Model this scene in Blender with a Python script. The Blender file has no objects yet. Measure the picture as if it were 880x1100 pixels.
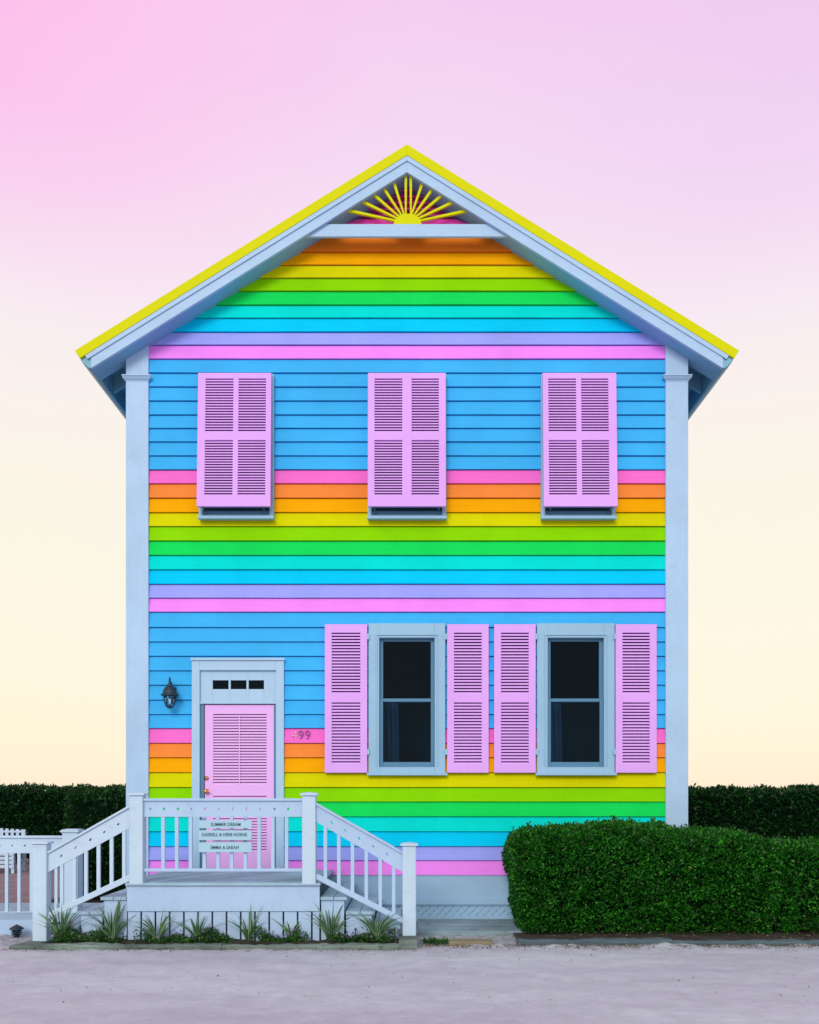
import bpy, math, random
import numpy as np
from mathutils import Vector, noise, Matrix

random.seed(7)
rng = np.random.default_rng(11)
scene = bpy.context.scene
COL = scene.collection
R = math.radians

# ------------------------------------------------------------------ camera
CZ, HZ, F = 1.6, 850.0, 1000.0        # eye height, horizon row, focal length in photo pixels
cam_d = bpy.data.cameras.new('camera')
cam = bpy.data.objects.new('camera', cam_d)
COL.objects.link(cam)
cam.location = (0, 0, CZ)
cam.rotation_euler = (R(90), 0, 0)
cam_d.sensor_fit = 'VERTICAL'
cam_d.sensor_height = 36
cam_d.lens = 36 * F / 1100
cam_d.shift_y = (HZ - 550) / 1100
cam_d.clip_end = 2000
scene.camera = cam

DW = 11.36                             # distance of the front wall

def wx(px, d=DW): return (px - 440) * d / F
def wz(py, d=DW): return CZ + (HZ - py) * d / F

# ------------------------------------------------------------------ materials
def lin(c):
    c = c / 255.0
    return c / 12.92 if c <= 0.04045 else ((c + 0.055) / 1.055) ** 2.4

LUM = 1.05
def srgb(r, g, b, L=LUM):
    return tuple(min(0.9, max(0.0, lin(v) / L)) for v in (r, g, b))

def new_mat(name):
    m = bpy.data.materials.new(name)
    m.use_nodes = True
    nt = m.node_tree
    b = nt.nodes['Principled BSDF']
    return m, nt, b

def N(nt, t, **kw):
    n = nt.nodes.new(t)
    for k, v in kw.items():
        if k.startswith('_'):
            setattr(n, k[1:], v)
        else:
            n.inputs[k].default_value = v
    return n

def paint(name, col, rough=0.55, grain=(1.2, 40, 40), bump=0.25, var=0.10, dirt=0.10, spec=0.35, dirtcol=(0.10, 0.11, 0.12)):
    """weathered exterior paint: broad fading, stretched grain, faint grime"""
    m, nt, b = new_mat(name)
    L = nt.links
    tc = N(nt, 'ShaderNodeTexCoord')
    n1 = N(nt, 'ShaderNodeTexNoise', Scale=1.3, Detail=5.0, Roughness=0.6)
    L.new(tc.outputs['Object'], n1.inputs['Vector'])
    mp = N(nt, 'ShaderNodeMapping', Scale=grain)
    L.new(tc.outputs['Object'], mp.inputs['Vector'])
    n2 = N(nt, 'ShaderNodeTexNoise', Scale=2.0, Detail=6.0, Roughness=0.65)
    L.new(mp.outputs[0], n2.inputs['Vector'])
    n3 = N(nt, 'ShaderNodeTexNoise', Scale=7.0, Detail=8.0, Roughness=0.7)
    L.new(tc.outputs['Object'], n3.inputs['Vector'])
    hsv = N(nt, 'ShaderNodeHueSaturation', Color=(*col, 1))
    mr = N(nt, 'ShaderNodeMapRange', **{'From Min': 0.3, 'From Max': 0.7, 'To Min': 1 - var, 'To Max': 1 + var})
    L.new(n1.outputs['Fac'], mr.inputs['Value'])
    mr2 = N(nt, 'ShaderNodeMapRange', **{'From Min': 0.3, 'From Max': 0.7, 'To Min': 1 - var * .5, 'To Max': 1 + var * .5})
    L.new(n2.outputs['Fac'], mr2.inputs['Value'])
    mu = N(nt, 'ShaderNodeMath', _operation='MULTIPLY')
    L.new(mr.outputs[0], mu.inputs[0]); L.new(mr2.outputs[0], mu.inputs[1])
    L.new(mu.outputs[0], hsv.inputs['Value'])
    mix = N(nt, 'ShaderNodeMix', _data_type='RGBA')
    cr = N(nt, 'ShaderNodeMapRange', **{'From Min': 0.56, 'From Max': 0.74, 'To Min': 0.0, 'To Max': dirt})
    L.new(n3.outputs['Fac'], cr.inputs['Value'])
    L.new(cr.outputs[0], mix.inputs['Factor'])
    L.new(hsv.outputs[0], mix.inputs['A'])
    mix.inputs['B'].default_value = (*dirtcol, 1)
    L.new(mix.outputs['Result'], b.inputs['Base Color'])
    b.inputs['Roughness'].default_value = rough
    b.inputs['Specular IOR Level'].default_value = spec
    bp = N(nt, 'ShaderNodeBump', Strength=bump, Distance=0.004)
    L.new(n2.outputs['Fac'], bp.inputs['Height'])
    L.new(bp.outputs[0], b.inputs['Normal'])
    return m

TRIM = srgb(175, 204, 235)
M = {}
M['trim'] = paint('trim_paint', TRIM, grain=(30, 30, 1.5), var=.07, dirt=.12)
M['trim_h'] = paint('trim_paint_horizontal', TRIM, grain=(1.5, 30, 30), var=.07, dirt=.12)
M['white'] = paint('white_paint', srgb(180, 204, 235), grain=(30, 30, 2), var=.06, dirt=.22)
M['white_l'] = paint('white_paint_rail', srgb(196, 216, 236), grain=(2, 30, 30), var=.06, dirt=.18)
M['casing'] = paint('casing_paint', srgb(174, 205, 232), grain=(30, 30, 2), var=.05, dirt=.08)
M['casing_w'] = paint('window_casing_paint', srgb(154, 192, 220), grain=(30, 30, 2), var=.05, dirt=.08)
M['sash'] = paint('sash_paint', srgb(84, 132, 164), grain=(30, 30, 2), var=.05, dirt=.1)
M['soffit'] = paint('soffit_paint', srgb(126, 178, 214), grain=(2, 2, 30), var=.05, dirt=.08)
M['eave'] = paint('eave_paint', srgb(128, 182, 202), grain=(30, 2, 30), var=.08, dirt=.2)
M['shutter'] = paint('shutter_paint', srgb(230, 172, 250), rough=.6, spec=.1, grain=(30, 30, 3), var=.04, dirt=.03)
M['door'] = paint('door_paint', srgb(243, 186, 250), rough=.55, spec=.1, grain=(30, 30, 3), var=.03, dirt=.03)
M['roof'] = paint('roof_metal', srgb(220, 218, 0), rough=.6, spec=.1, grain=(3, 3, 3), bump=.0, var=.02, dirt=.0, dirtcol=(.3, .3, .02))
M['sun'] = paint('sunburst_paint', srgb(222, 220, 5), rough=.6, spec=.1, grain=(3, 3, 3), var=.05, dirt=.05, dirtcol=(.3, .3, .02))
M['vent'] = paint('vent_paint', srgb(250, 75, 185), rough=.7, spec=.05, var=.08, dirt=.05)
M['deck'] = paint('deck_paint', srgb(160, 188, 208), rough=.7, grain=(8, 8, 8), var=.14, dirt=.5, bump=.4)
M['deck_worn'] = paint('deck_paint_worn', srgb(148, 176, 195), rough=.75, grain=(8, 8, 8), var=.16, dirt=.6, bump=.4)
M['stained'] = paint('weathered_timber', (0.15, 0.19, 0.17), rough=.9, spec=.1, grain=(1.2, 14, 30), var=.5, dirt=.9, bump=.9, dirtcol=(.05, .06, .035))
M['greyboard'] = paint('grey_weathered_board', (0.22, 0.30, 0.34), rough=.8, grain=(.8, 12, 30), var=.3, dirt=.75, bump=.7, dirtcol=(.08, .09, .10))
M['watertable'] = paint('water_table_paint', srgb(158, 192, 222), grain=(1.5, 30, 30), var=.05, dirt=.12)
M['kerb'] = paint('kerb_concrete', (0.085, 0.12, 0.14), rough=.95, spec=.1, grain=(6, 6, 6), var=.2, dirt=.6, bump=.6)
M['slab'] = paint('tan_stone', (0.25, 0.205, 0.14), rough=.95, spec=.1, grain=(25, 25, 25), var=.25, dirt=.5, bump=.9, dirtcol=(.15, .12, .08))
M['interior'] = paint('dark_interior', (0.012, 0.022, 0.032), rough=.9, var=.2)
M['curtain'] = paint('curtain_cloth', (0.10, 0.15, 0.19), rough=.9, var=.1)
M['voidm'] = paint('upper_pane_dark', (0.02, 0.07, 0.10), rough=.15, var=.1, spec=.5)
M['ink'] = paint('sign_ink', (0.05, 0.13, 0.18), rough=.6, var=.05, bump=0)
M['numdark'] = paint('number_metal', (0.30, 0.06, 0.30), rough=.35, var=.1, bump=0)
M['numpale'] = paint('number_metal_pale', (0.75, 0.36, 0.55), rough=.3, var=.1, bump=0)
M['signboard'] = paint('sign_board_paint', srgb(172, 208, 228), rough=.5, grain=(2, 30, 30), var=.04, dirt=.06)

def metal(name, col, rough=.35, metallic=1.0):
    m, nt, b = new_mat(name)
    L = nt.links
    tc = N(nt, 'ShaderNodeTexCoord')
    n = N(nt, 'ShaderNodeTexNoise', Scale=60.0, Detail=4.0)
    L.new(tc.outputs['Object'], n.inputs['Vector'])
    mr = N(nt, 'ShaderNodeMapRange', **{'To Min': rough - .1, 'To Max': rough + .2})
    L.new(n.outputs['Fac'], mr.inputs['Value']); L.new(mr.outputs[0], b.inputs['Roughness'])
    b.inputs['Base Color'].default_value = (*col, 1)
    b.inputs['Metallic'].default_value = metallic
    return m
M['copper'] = metal('copper_hardware', (0.80, 0.32, 0.16), .3)
M['black'] = metal('black_metal', (0.018, 0.035, 0.055), .35, .4)
M['steel'] = metal('galvanised_hardware', (0.10, 0.22, 0.32), .4, .7)

def glass(name, tint, refl=.5):
    m, nt, b = new_mat(name)
    nt.nodes.remove(b)
    L = nt.links
    out = nt.nodes['Material Output']
    tr = N(nt, 'ShaderNodeBsdfTransparent', Color=(*tint, 1))
    gl = N(nt, 'ShaderNodeBsdfGlossy', Roughness=0.0, Color=(refl*.7, refl*.9, refl*1.1, 1))
    fr = N(nt, 'ShaderNodeFresnel', IOR=1.35)
    tc = N(nt, 'ShaderNodeTexCoord')
    nz = N(nt, 'ShaderNodeTexNoise', Scale=1.5, Detail=2.0)
    L.new(tc.outputs['Object'], nz.inputs['Vector'])
    bp = N(nt, 'ShaderNodeBump', Strength=.04, Distance=.02)
    L.new(nz.outputs['Fac'], bp.inputs['Height'])
    L.new(bp.outputs[0], gl.inputs['Normal'])
    mx = N(nt, 'ShaderNodeMixShader')
    L.new(fr.outputs[0], mx.inputs[0]); L.new(tr.outputs[0], mx.inputs[1]); L.new(gl.outputs[0], mx.inputs[2])
    L.new(mx.outputs[0], out.inputs['Surface'])
    return m
M['glass'] = glass('window_glass', (.55, .72, .84), .38)
M['lampglass'] = glass('lantern_glass', (.85, .97, 1.0), 1.3)

def leafmat(name, c1, c2, c3, trans=.25, rough=.45):
    m, nt, b = new_mat(name)
    L = nt.links
    g = N(nt, 'ShaderNodeNewGeometry')
    cr = N(nt, 'ShaderNodeValToRGB')
    L.new(g.outputs['Random Per Island'], cr.inputs[0])
    e = cr.color_ramp.elements
    e[0].color = (*c1, 1); e[1].color = (*c3, 1); e[1].position = 1
    x = e.new(.55); x.color = (*c2, 1)
    tc = N(nt, 'ShaderNodeTexCoord')
    n = N(nt, 'ShaderNodeTexNoise', Scale=5.5, Detail=3.0)
    L.new(tc.outputs['Object'], n.inputs['Vector'])
    hs = N(nt, 'ShaderNodeHueSaturation')
    mr = N(nt, 'ShaderNodeMapRange', **{'From Min': .3, 'From Max': .7, 'To Min': .6, 'To Max': 1.45})
    L.new(n.outputs['Fac'], mr.inputs['Value']); L.new(mr.outputs[0], hs.inputs['Value'])
    L.new(cr.outputs[0], hs.inputs['Color'])
    L.new(hs.outputs[0], b.inputs['Base Color'])
    b.inputs['Roughness'].default_value = rough
    b.inputs['Specular IOR Level'].default_value = .3
    if trans > 0:
        t = N(nt, 'ShaderNodeBsdfTranslucent')
        L.new(hs.outputs[0], t.inputs['Color'])
        mx = N(nt, 'ShaderNodeMixShader', Fac=trans)
        L.new(b.outputs[0], mx.inputs[1]); L.new(t.outputs[0], mx.inputs[2])
        L.new(mx.outputs[0], nt.nodes['Material Output'].inputs['Surface'])
    return m
M['leaf'] = leafmat('hedge_leaves', (.004, .050, .004), (.010, .120, .007), (.055, .29, .018))
M['leafdark'] = leafmat('dark_hedge_leaves', (.002, .018, .004), (.004, .040, .007), (.018, .12, .014))
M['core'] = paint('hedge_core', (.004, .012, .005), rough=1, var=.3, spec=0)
M['flaxg'] = leafmat('flax_green', (.015, .07, .03), (.03, .11, .045), (.06, .19, .07), .15)
M['flaxc'] = leafmat('flax_cream', (.14, .28, .13), (.26, .38, .20), (.42, .52, .32), .2)
M['cover'] = leafmat('ground_cover_leaves', (.01, .05, .01), (.03, .10, .02), (.07, .18, .03), .2)
M['flower'] = leafmat('mauve_flowers', (.18, .10, .30), (.25, .16, .42), (.40, .30, .52), .2)
M['litter'] = leafmat('dry_leaves', (.05, .04, .03), (.13, .09, .05), (.28, .20, .10), 0)
M['twig'] = paint('hedge_stem', (.06, .045, .03), rough=.9, var=.3)

def ground_mat():
    m, nt, b = new_mat('packed_sand')
    L = nt.links
    tc = N(nt, 'ShaderNodeTexCoord')
    def nz(scale, det=6.0, ro=.6, vec=None):
        n = N(nt, 'ShaderNodeTexNoise', Scale=scale, Detail=det, Roughness=ro)
        L.new(vec or tc.outputs['Object'], n.inputs['Vector'])
        return n
    mp = N(nt, 'ShaderNodeMapping', Scale=(.5, 1.6, 1))
    L.new(tc.outputs['Object'], mp.inputs['Vector'])
    a = nz(.55, 6, .55, mp.outputs[0]); c = nz(5, 8, .62); d = nz(90, 4, .7); f = nz(24, 6, .7, mp.outputs[0])
    cr = N(nt, 'ShaderNodeValToRGB')
    e = cr.color_ramp.elements
    e[0].position = .3; e[0].color = (.435, .425, .495, 1)
    e[1].position = .72; e[1].color = (.55, .57, .635, 1)
    L.new(a.outputs['Fac'], cr.inputs[0])
    hs = N(nt, 'ShaderNodeHueSaturation')
    L.new(cr.outputs[0], hs.inputs['Color'])
    m1 = N(nt, 'ShaderNodeMapRange', **{'From Min': .3, 'From Max': .7, 'To Min': .90, 'To Max': 1.07})
    L.new(c.outputs['Fac'], m1.inputs['Value'])
    m2 = N(nt, 'ShaderNodeMapRange', **{'From Min': .3, 'From Max': .7, 'To Min': .93, 'To Max': 1.07})
    L.new(d.outputs['Fac'], m2.inputs['Value'])
    mu = N(nt, 'ShaderNodeMath', _operation='MULTIPLY')
    L.new(m1.outputs[0], mu.inputs[0]); L.new(m2.outputs[0], mu.inputs[1])
    L.new(mu.outputs[0], hs.inputs['Value'])
    # dark specks of grit and soil, denser along the foot of kerb and bed
    sx = N(nt, 'ShaderNodeSeparateXYZ'); L.new(tc.outputs['Object'], sx.inputs[0])
    yy = N(nt, 'ShaderNodeMapRange', **{'From Min': 8.6, 'From Max': 9.75, 'To Min': 0.0, 'To Max': .24})
    L.new(sx.outputs['Y'], yy.inputs['Value'])
    ad = N(nt, 'ShaderNodeMath', _operation='ADD')
    L.new(f.outputs['Fac'], ad.inputs[0]); L.new(yy.outputs[0], ad.inputs[1])
    sp = N(nt, 'ShaderNodeMapRange', **{'From Min': .69, 'From Max': .80, 'To Min': 0, 'To Max': .75})
    L.new(ad.outputs[0], sp.inputs['Value'])
    mix = N(nt, 'ShaderNodeMix', _data_type='RGBA')
    L.new(sp.outputs[0], mix.inputs['Factor']); L.new(hs.outputs[0], mix.inputs['A'])
    mix.inputs['B'].default_value = (.12, .12, .11, 1)
    L.new(mix.outputs['Result'], b.inputs['Base Color'])
    b.inputs['Roughness'].default_value = .95
    b.inputs['Specular IOR Level'].default_value = .1
    bp = N(nt, 'ShaderNodeBump', Strength=.5, Distance=.012)
    s = N(nt, 'ShaderNodeMath', _operation='ADD')
    L.new(c.outputs['Fac'], s.inputs[0]); L.new(d.outputs['Fac'], s.inputs[1])
    L.new(s.outputs[0], bp.inputs['Height']); L.new(bp.outputs[0], b.inputs['Normal'])
    return m
M['ground'] = ground_mat()

def soil_mat():
    m, nt, b = new_mat('dark_mulch')
    L = nt.links
    tc = N(nt, 'ShaderNodeTexCoord')
    n = N(nt, 'ShaderNodeTexNoise', Scale=30.0, Detail=8.0, Roughness=.8)
    L.new(tc.outputs['Object'], n.inputs['Vector'])
    cr = N(nt, 'ShaderNodeValToRGB')
    e = cr.color_ramp.elements
    e[0].position = .35; e[0].color = (.012, .010, .009, 1)
    e[1].position = .75; e[1].color = (.11, .075, .05, 1)
    L.new(n.outputs['Fac'], cr.inputs[0]); L.new(cr.outputs[0], b.inputs['Base Color'])
    b.inputs['Roughness'].default_value = 1
    bp = N(nt, 'ShaderNodeBump', Strength=1, Distance=.03)
    L.new(n.outputs['Fac'], bp.inputs['Height']); L.new(bp.outputs[0], b.inputs['Normal'])
    return m
M['soil'] = soil_mat()

def brick_mat():
    m, nt, b = new_mat('brick_paving')
    L = nt.links
    tc = N(nt, 'ShaderNodeTexCoord')
    br = N(nt, 'ShaderNodeTexBrick', Scale=1.0, **{'Mortar Size': .008, 'Brick Width': .21, 'Row Height': .10,
           'Color1': (.30, .19, .20, 1), 'Color2': (.22, .15, .18, 1), 'Mortar': (.22, .21, .22, 1)})
    L.new(tc.outputs['Object'], br.inputs['Vector'])
    n = N(nt, 'ShaderNodeTexNoise', Scale=5.0, Detail=6.0)
    L.new(tc.outputs['Object'], n.inputs['Vector'])
    hs = N(nt, 'ShaderNodeHueSaturation')
    mr = N(nt, 'ShaderNodeMapRange', **{'From Min': .3, 'From Max': .7, 'To Min': .75, 'To Max': 1.25})
    L.new(n.outputs['Fac'], mr.inputs['Value']); L.new(mr.outputs[0], hs.inputs['Value'])
    L.new(br.outputs['Color'], hs.inputs['Color']); L.new(hs.outputs[0], b.inputs['Base Color'])
    bp = N(nt, 'ShaderNodeBump', Strength=.6, Distance=.006, _invert=True)
    L.new(br.outputs['Fac'], bp.inputs['Height']); L.new(bp.outputs[0], b.inputs['Normal'])
    b.inputs['Roughness'].default_value = .9
    return m
M['brick'] = brick_mat()

# siding colours
SC = {
 'blue':   srgb(66, 180, 243), 'pink':  srgb(255, 112, 205), 'orange': srgb(255, 140, 62),
 'amber':  srgb(255, 170, 0),  'yellow': srgb(218, 214, 0),  'lime':  srgb(140, 216, 0),
 'green':  srgb(22, 220, 92),  'teal':  srgb(0, 222, 214),   'cyan':  srgb(0, 204, 255),
 'violet': srgb(160, 166, 255),'orchid': srgb(250, 140, 250),'flame': srgb(255, 134, 36),
}
for k, c in SC.items():
    M['s_' + k] = paint('siding_' + k, c, rough=.75, spec=.06, grain=(1.0, 30, 40), var=.08, dirt=.10, bump=.3, dirtcol=tuple(v * .6 for v in c))

# ------------------------------------------------------------------ mesh builder
class MB:
    def __init__(s, xf=None):
        s.v, s.f, s.m, s.xf = [], [], [], xf
    def add(s, verts, faces, mi=0):
        o = len(s.v)
        s.v += [tuple(s.xf(*p)) if s.xf else tuple(p) for p in verts]
        s.f += [tuple(i + o for i in f) for f in faces]
        s.m += [mi] * len(faces)
    def box(s, x0, x1, y0, y1, z0, z1, mi=0):
        s.add([(x0,y0,z0),(x1,y0,z0),(x1,y1,z0),(x0,y1,z0),(x0,y0,z1),(x1,y0,z1),(x1,y1,z1),(x0,y1,z1)],
              [(0,3,2,1),(4,5,6,7),(0,1,5,4),(1,2,6,5),(2,3,7,6),(3,0,4,7)], mi)
    def prism(s, poly, y0, y1, mi=0):
        """polygon in x-z, counter-clockwise seen from -y, extruded along y"""
        n = len(poly)
        s.add([(x, y0, z) for x, z in poly] + [(x, y1, z) for x, z in poly],
              [tuple(range(n)), tuple(range(2*n-1, n-1, -1))] + [(i, i+n, (i+1) % n + n, (i+1) % n) for i in range(n)], mi)
    def prism_z(s, poly, z0, z1, mi=0):
        n = len(poly)
        s.add([(x, y, z0) for x, y in poly] + [(x, y, z1) for x, y in poly],
              [tuple(range(n-1, -1, -1)), tuple(range(n, 2*n))] + [(i, (i+1) % n, (i+1) % n + n, i+n) for i in range(n)], mi)
    def prism_x(s, poly, x0, x1, mi=0):
        """polygon in y-z extruded along x"""
        n = len(poly)
        s.add([(x0, y, z) for y, z in poly] + [(x1, y, z) for y, z in poly],
              [tuple(range(n)), tuple(range(2*n-1, n-1, -1))] + [(i, i+n, (i+1) % n + n, (i+1) % n) for i in range(n)], mi)
    def hexa(s, a, b, mi=0):
        """two quads a (front) and b (back)"""
        s.add(list(a) + list(b), [(0,1,2,3),(7,6,5,4),(0,4,5,1),(1,5,6,2),(2,6,7,3),(3,7,4,0)], mi)
    def lathe(s, cx, cy, prof, n=24, mi=0, a0=0.0):
        vs, fs = [], []
        for r, z in prof:
            for k in range(n):
                a = a0 + 2*math.pi*k/n
                vs.append((cx + r*math.cos(a), cy + r*math.sin(a), z))
        for j in range(len(prof)-1):
            for k in range(n):
                k2 = (k+1) % n
                fs.append((j*n+k, j*n+k2, (j+1)*n+k2, (j+1)*n+k))
        fs.append(tuple(range(n-1, -1, -1)))
        fs.append(tuple((len(prof)-1)*n + k for k in range(n)))
        s.add(vs, fs, mi)
    def tube(s, pts, r, n=8, mi=0):
        vs, fs = [], []
        P = [Vector(p) for p in pts]
        for i, p in enumerate(P):
            t = (P[min(i+1, len(P)-1)] - P[max(i-1, 0)]).normalized()
            u = t.orthogonal().normalized() if abs(t.z) > .9 else t.cross(Vector((0,0,1))).normalized()
            w = t.cross(u)
            for k in range(n):
                a = 2*math.pi*k/n
                vs.append(tuple(p + (u*math.cos(a) + w*math.sin(a)) * r))
        for j in range(len(P)-1):
            for k in range(n):
                k2 = (k+1) % n
                fs.append((j*n+k, j*n+k2, (j+1)*n+k2, (j+1)*n+k))
        fs.append(tuple(range(n-1, -1, -1))); fs.append(tuple((len(P)-1)*n + k for k in range(n)))
        s.add(vs, fs, mi)
    def build(s, name, mats, parent=None, bevel=0.0, smooth=False, **props):
        me = bpy.data.meshes.new(name)
        off = Vector((0,0,0))
        q = parent
        while q is not None:
            off += q.location; q = q.parent
        me.from_pydata([tuple(Vector(p) - off) for p in s.v], [], s.f)
        if not isinstance(mats, (list, tuple)): mats = [mats]
        for m in mats: me.materials.append(m)
        if len(mats) > 1: me.polygons.foreach_set('material_index', s.m)
        # consistent outward normals
        import bmesh
        bm = bmesh.new(); bm.from_mesh(me); bmesh.ops.recalc_face_normals(bm, faces=bm.faces); bm.to_mesh(me); bm.free()
        if smooth: me.polygons.foreach_set('use_smooth', [True]*len(me.polygons))
        me.update()
        o = bpy.data.objects.new(name, me)
        COL.objects.link(o)
        if parent is not None: o.parent = parent
        if bevel:
            bv = o.modifiers.new('bevel', 'BEVEL'); bv.width = bevel; bv.segments = 1
            bv.limit_method = 'ANGLE'; bv.angle_limit = R(40)
        for k, v in props.items(): o[k] = v
        return o

def thing(name, label, cat, loc, group=None):
    o = bpy.data.objects.new(name, None)
    COL.objects.link(o)
    o.empty_display_size = .2
    o.location = loc
    o['label'] = label; o['category'] = cat
    if group: o['group'] = group
    return o

def tag(o, label, cat, group=None, kind=None):
    o['label'] = label; o['category'] = cat
    if group: o['group'] = group
    if kind: o['kind'] = kind
    return o

def wav(a=.004):
    return random.uniform(-a, a)

# ------------------------------------------------------------------ the house
XC = -0.03                       # centre line of the house
WH = 3.415                       # half width of the walls
HW = 3.943                       # half width of the roof
RY = 11.05                       # front edge of the roof
BY = 20.4                        # back wall
AZ, SL = 9.280, 0.6206           # ridge height, slope
TH = math.atan(SL)
def T(x): return AZ - SL * abs(x - XC)
SOF = .313                       # soffit below the roof surface (vertical)

house = thing('house', 'two-storey clapboard house with rainbow striped siding, pink shutters and a yellow gable roof', 'house', (XC, DW, 0))

# siding courses: bottom edge row in the photograph and paint
CRS = [(940,'orchid'),(924,'violet'),(909,'cyan'),(893,'teal'),(877,'green'),(861,'lime'),(845.5,'yellow'),
 (829.5,'amber'),(813.5,'orange'),(798,'pink')] + [(y,'blue') for y in (782,767,751.5,735.5,720,704.5,689,673.5)] + \
 [(657,'orchid'),(642,'violet'),(627,'cyan'),(611.5,'teal'),(596,'green'),(580.5,'lime'),(565,'yellow'),(550,'amber'),(534.5,'orange'),(519,'pink')] + \
 [(y,'blue') for y in (504,489,474,459.5,445,430,415,400)] + \
 [(385,'orchid'),(370,'violet'),(356,'cyan'),(341,'teal'),(327,'green'),(312,'lime'),(298,'yellow'),(284,'amber'),(270,'flame')]
ZS = [wz(y, DW-.03) for y, _ in CRS] + [wz(241.5)]
names = sorted(SC)
smats = [M['s_' + k] for k in names]

def course(mb, a0, a1, b0, b1, z0, z1, zt0, zt1, mi, place):
    """one piece of board between z0..z1 (board runs zt0..zt1); a0,a1 ends at the bottom, b0,b1 at the top.
    place(along, depth, z) -> xyz ; depth 0 = wall face, negative = outwards"""
    def dep(z):
        t = (z - zt0) / (zt1 - zt0)
        return -.034 + .024 * t
    if z1 - z0 < .004: return
    g = .011
    prof = [(dep(z0), z0)]
    if z1 >= zt1 - 1e-6 and z1 - z0 > 2*g:
        prof += [(dep(z1 - g), z1 - g), (.010, z1 - g + .0015), (.010, z1)]
    else:
        prof += [(dep(z1), z1)]
    prof += [(.06, z1), (.06, z0)]
    n = len(prof)
    def xa(z):
        t = (z - z0) / (z1 - z0)
        return a0 + (b0 - a0)*t, a1 + (b1 - a1)*t
    # the board face moves in and out by a millimetre or two along its length
    seg = max(1, int((a1 - a0)/.35))
    vs = []; fs = []
    for j in range(seg+1):
        for d, z in prof:
            l, r = xa(z); x = l + (r - l)*j/seg
            e = 0 if d > .05 else .0022*noise.noise(Vector((x*1.3, zt0*7, d*9)))
            ez = .0028*noise.noise(Vector((x*.8, zt0*5, 3))) if (z == zt0 and d < 0) else 0
            vs.append(place(x, d + e, z + ez))
    for j in range(seg):
        fs += [(j*n+i, (j+1)*n+i, (j+1)*n+(i+1) % n, j*n+(i+1) % n) for i in range(n)]
    fs += [tuple(range(n)), tuple(seg*n + k for k in range(n-1, -1, -1))]
    mb.add(vs, fs, mi)

# openings in the front wall (x0,x1,z0,z1)
WIN = [(396, 478), (577, 660)]
DOOR = (219.5, 295)
openings = [(wx(a+10.5), wx(b-10), wz(826), wz(683)) for a, b in WIN]
openings += [(wx(212), wx(299), wz(936), wz(718))]

def wall_siding(mb, half, place, holes=(), gable=True):
    for i, (_, cn) in enumerate(CRS):
        z0, z1 = ZS[i], ZS[i+1]
        mi = names.index(cn)
        def hx(z):
            w = (AZ - SOF + .02 - z) / SL
            return min(half, w) if gable else half
        if not gable and z0 > T(XC+WH) - .25: break
        L0, L1 = hx(z0), hx(z1)
        if L1 < half:       # gable boards: trapezoids, no openings here
            if L0 == half and L1 < half:
                L0 = half
            course(mb, XC-L0, XC+L0, XC-L1, XC+L1, z0, z1, z0, z1, mi, place)
            continue
        hs = sorted([h for h in holes if h[2] < z1 and h[3] > z0])
        x = XC - half
        for h in hs:
            course(mb, x, h[0], x, h[0], z0, z1, z0, z1, mi, place)
            if h[2] > z0: course(mb, h[0], h[1], h[0], h[1], z0, h[2], z0, z1, mi, place)
            if h[3] < z1: course(mb, h[0], h[1], h[0], h[1], h[3], z1, z0, z1, mi, place)
            x = h[1]
        course(mb, x, XC+half, x, XC+half, z0, z1, z0, z1, mi, place)

mb = MB(); wall_siding(mb, WH - .12, lambda a, d, z: (a, DW + d, z), openings)
mb.build('front_siding', smats, house, label='rainbow striped front clapboards')
mb = MB(); wall_siding(mb, WH - .12, lambda a, d, z: (a, BY - d, z))
mb.build('rear_siding', smats, house)
MY = (DW + BY) / 2
for sgn in (-1, 1):
    mb = MB()
    hl = (BY - DW)/2 - .02
    for i, (_, cn) in enumerate(CRS):
        if ZS[i] > T(XC + WH) - .22: break
        z1 = min(ZS[i+1], T(XC + WH) - .2)
        course(mb, MY-hl, MY+hl, MY-hl, MY+hl, ZS[i], z1, ZS[i], ZS[i+1], names.index(cn),
               lambda a, d, z: (XC + sgn*(WH - .03 - d), a, z))
    mb.build('side_siding', smats, house)

# base: water table, drip ledge, lattice skirt with frame, sill
ztb, ztt = wz(966), ZS[0]
for nm, x0, x1, y0, y1 in (('front', XC-WH+.1, XC+WH-.1, DW-.02, DW+.05),):
    mb = MB(); mb.box(x0, x1, y0, y1, ztb, ztt - .001)
    mb.build('water_table', M['watertable'], house)
    mb = MB(); mb.box(x0, x1, DW-.055, DW+.05, wz(971.5), ztb - .001)
    mb.build('drip_ledge', M['watertable'], house, bevel=.004)
    zl0, zl1 = wz(989) + .0, wz(971.5) - .001
    mb = MB()
    mb.box(x0, x1, DW-.035, DW-.012, zl0 - .02, wz(983.5))
    mb.box(x0, x1, DW-.035, DW-.012, wz(973), zl1)
    mb.build('skirt_rail', M['watertable'], house, bevel=.003)
    # lattice strips, 45 degrees
    mb = MB(); pit = .0955; w = .058/2*1.414
    za, zb = wz(983.5), wz(973); hgt = zb - za
    k = x0
    while k < x1:
        for s_, yy in ((1, -.026), (-1, -.018)):
            b0, t0 = (k, k + hgt) if s_ > 0 else (k + hgt, k)
            mb.prism([(b0 - w, za), (b0 + w, za), (t0 + w, zb), (t0 - w, zb)], DW + yy, DW + yy + .007)
        k += pit
    mb.build('lattice', M['watertable'], house)
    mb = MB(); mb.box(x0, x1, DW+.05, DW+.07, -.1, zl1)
    mb.build('underfloor_dark_backing', M['interior'], house)  # near-black sheet stands in for underfloor shade behind the lattice
mb = MB()
mb.box(XC-WH+.03, XC-WH+.1, DW+.1, BY-.05, -.05, ztt)
mb.box(XC+WH-.1, XC+WH-.03, DW+.1, BY-.05, -.05, ztt)
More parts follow.
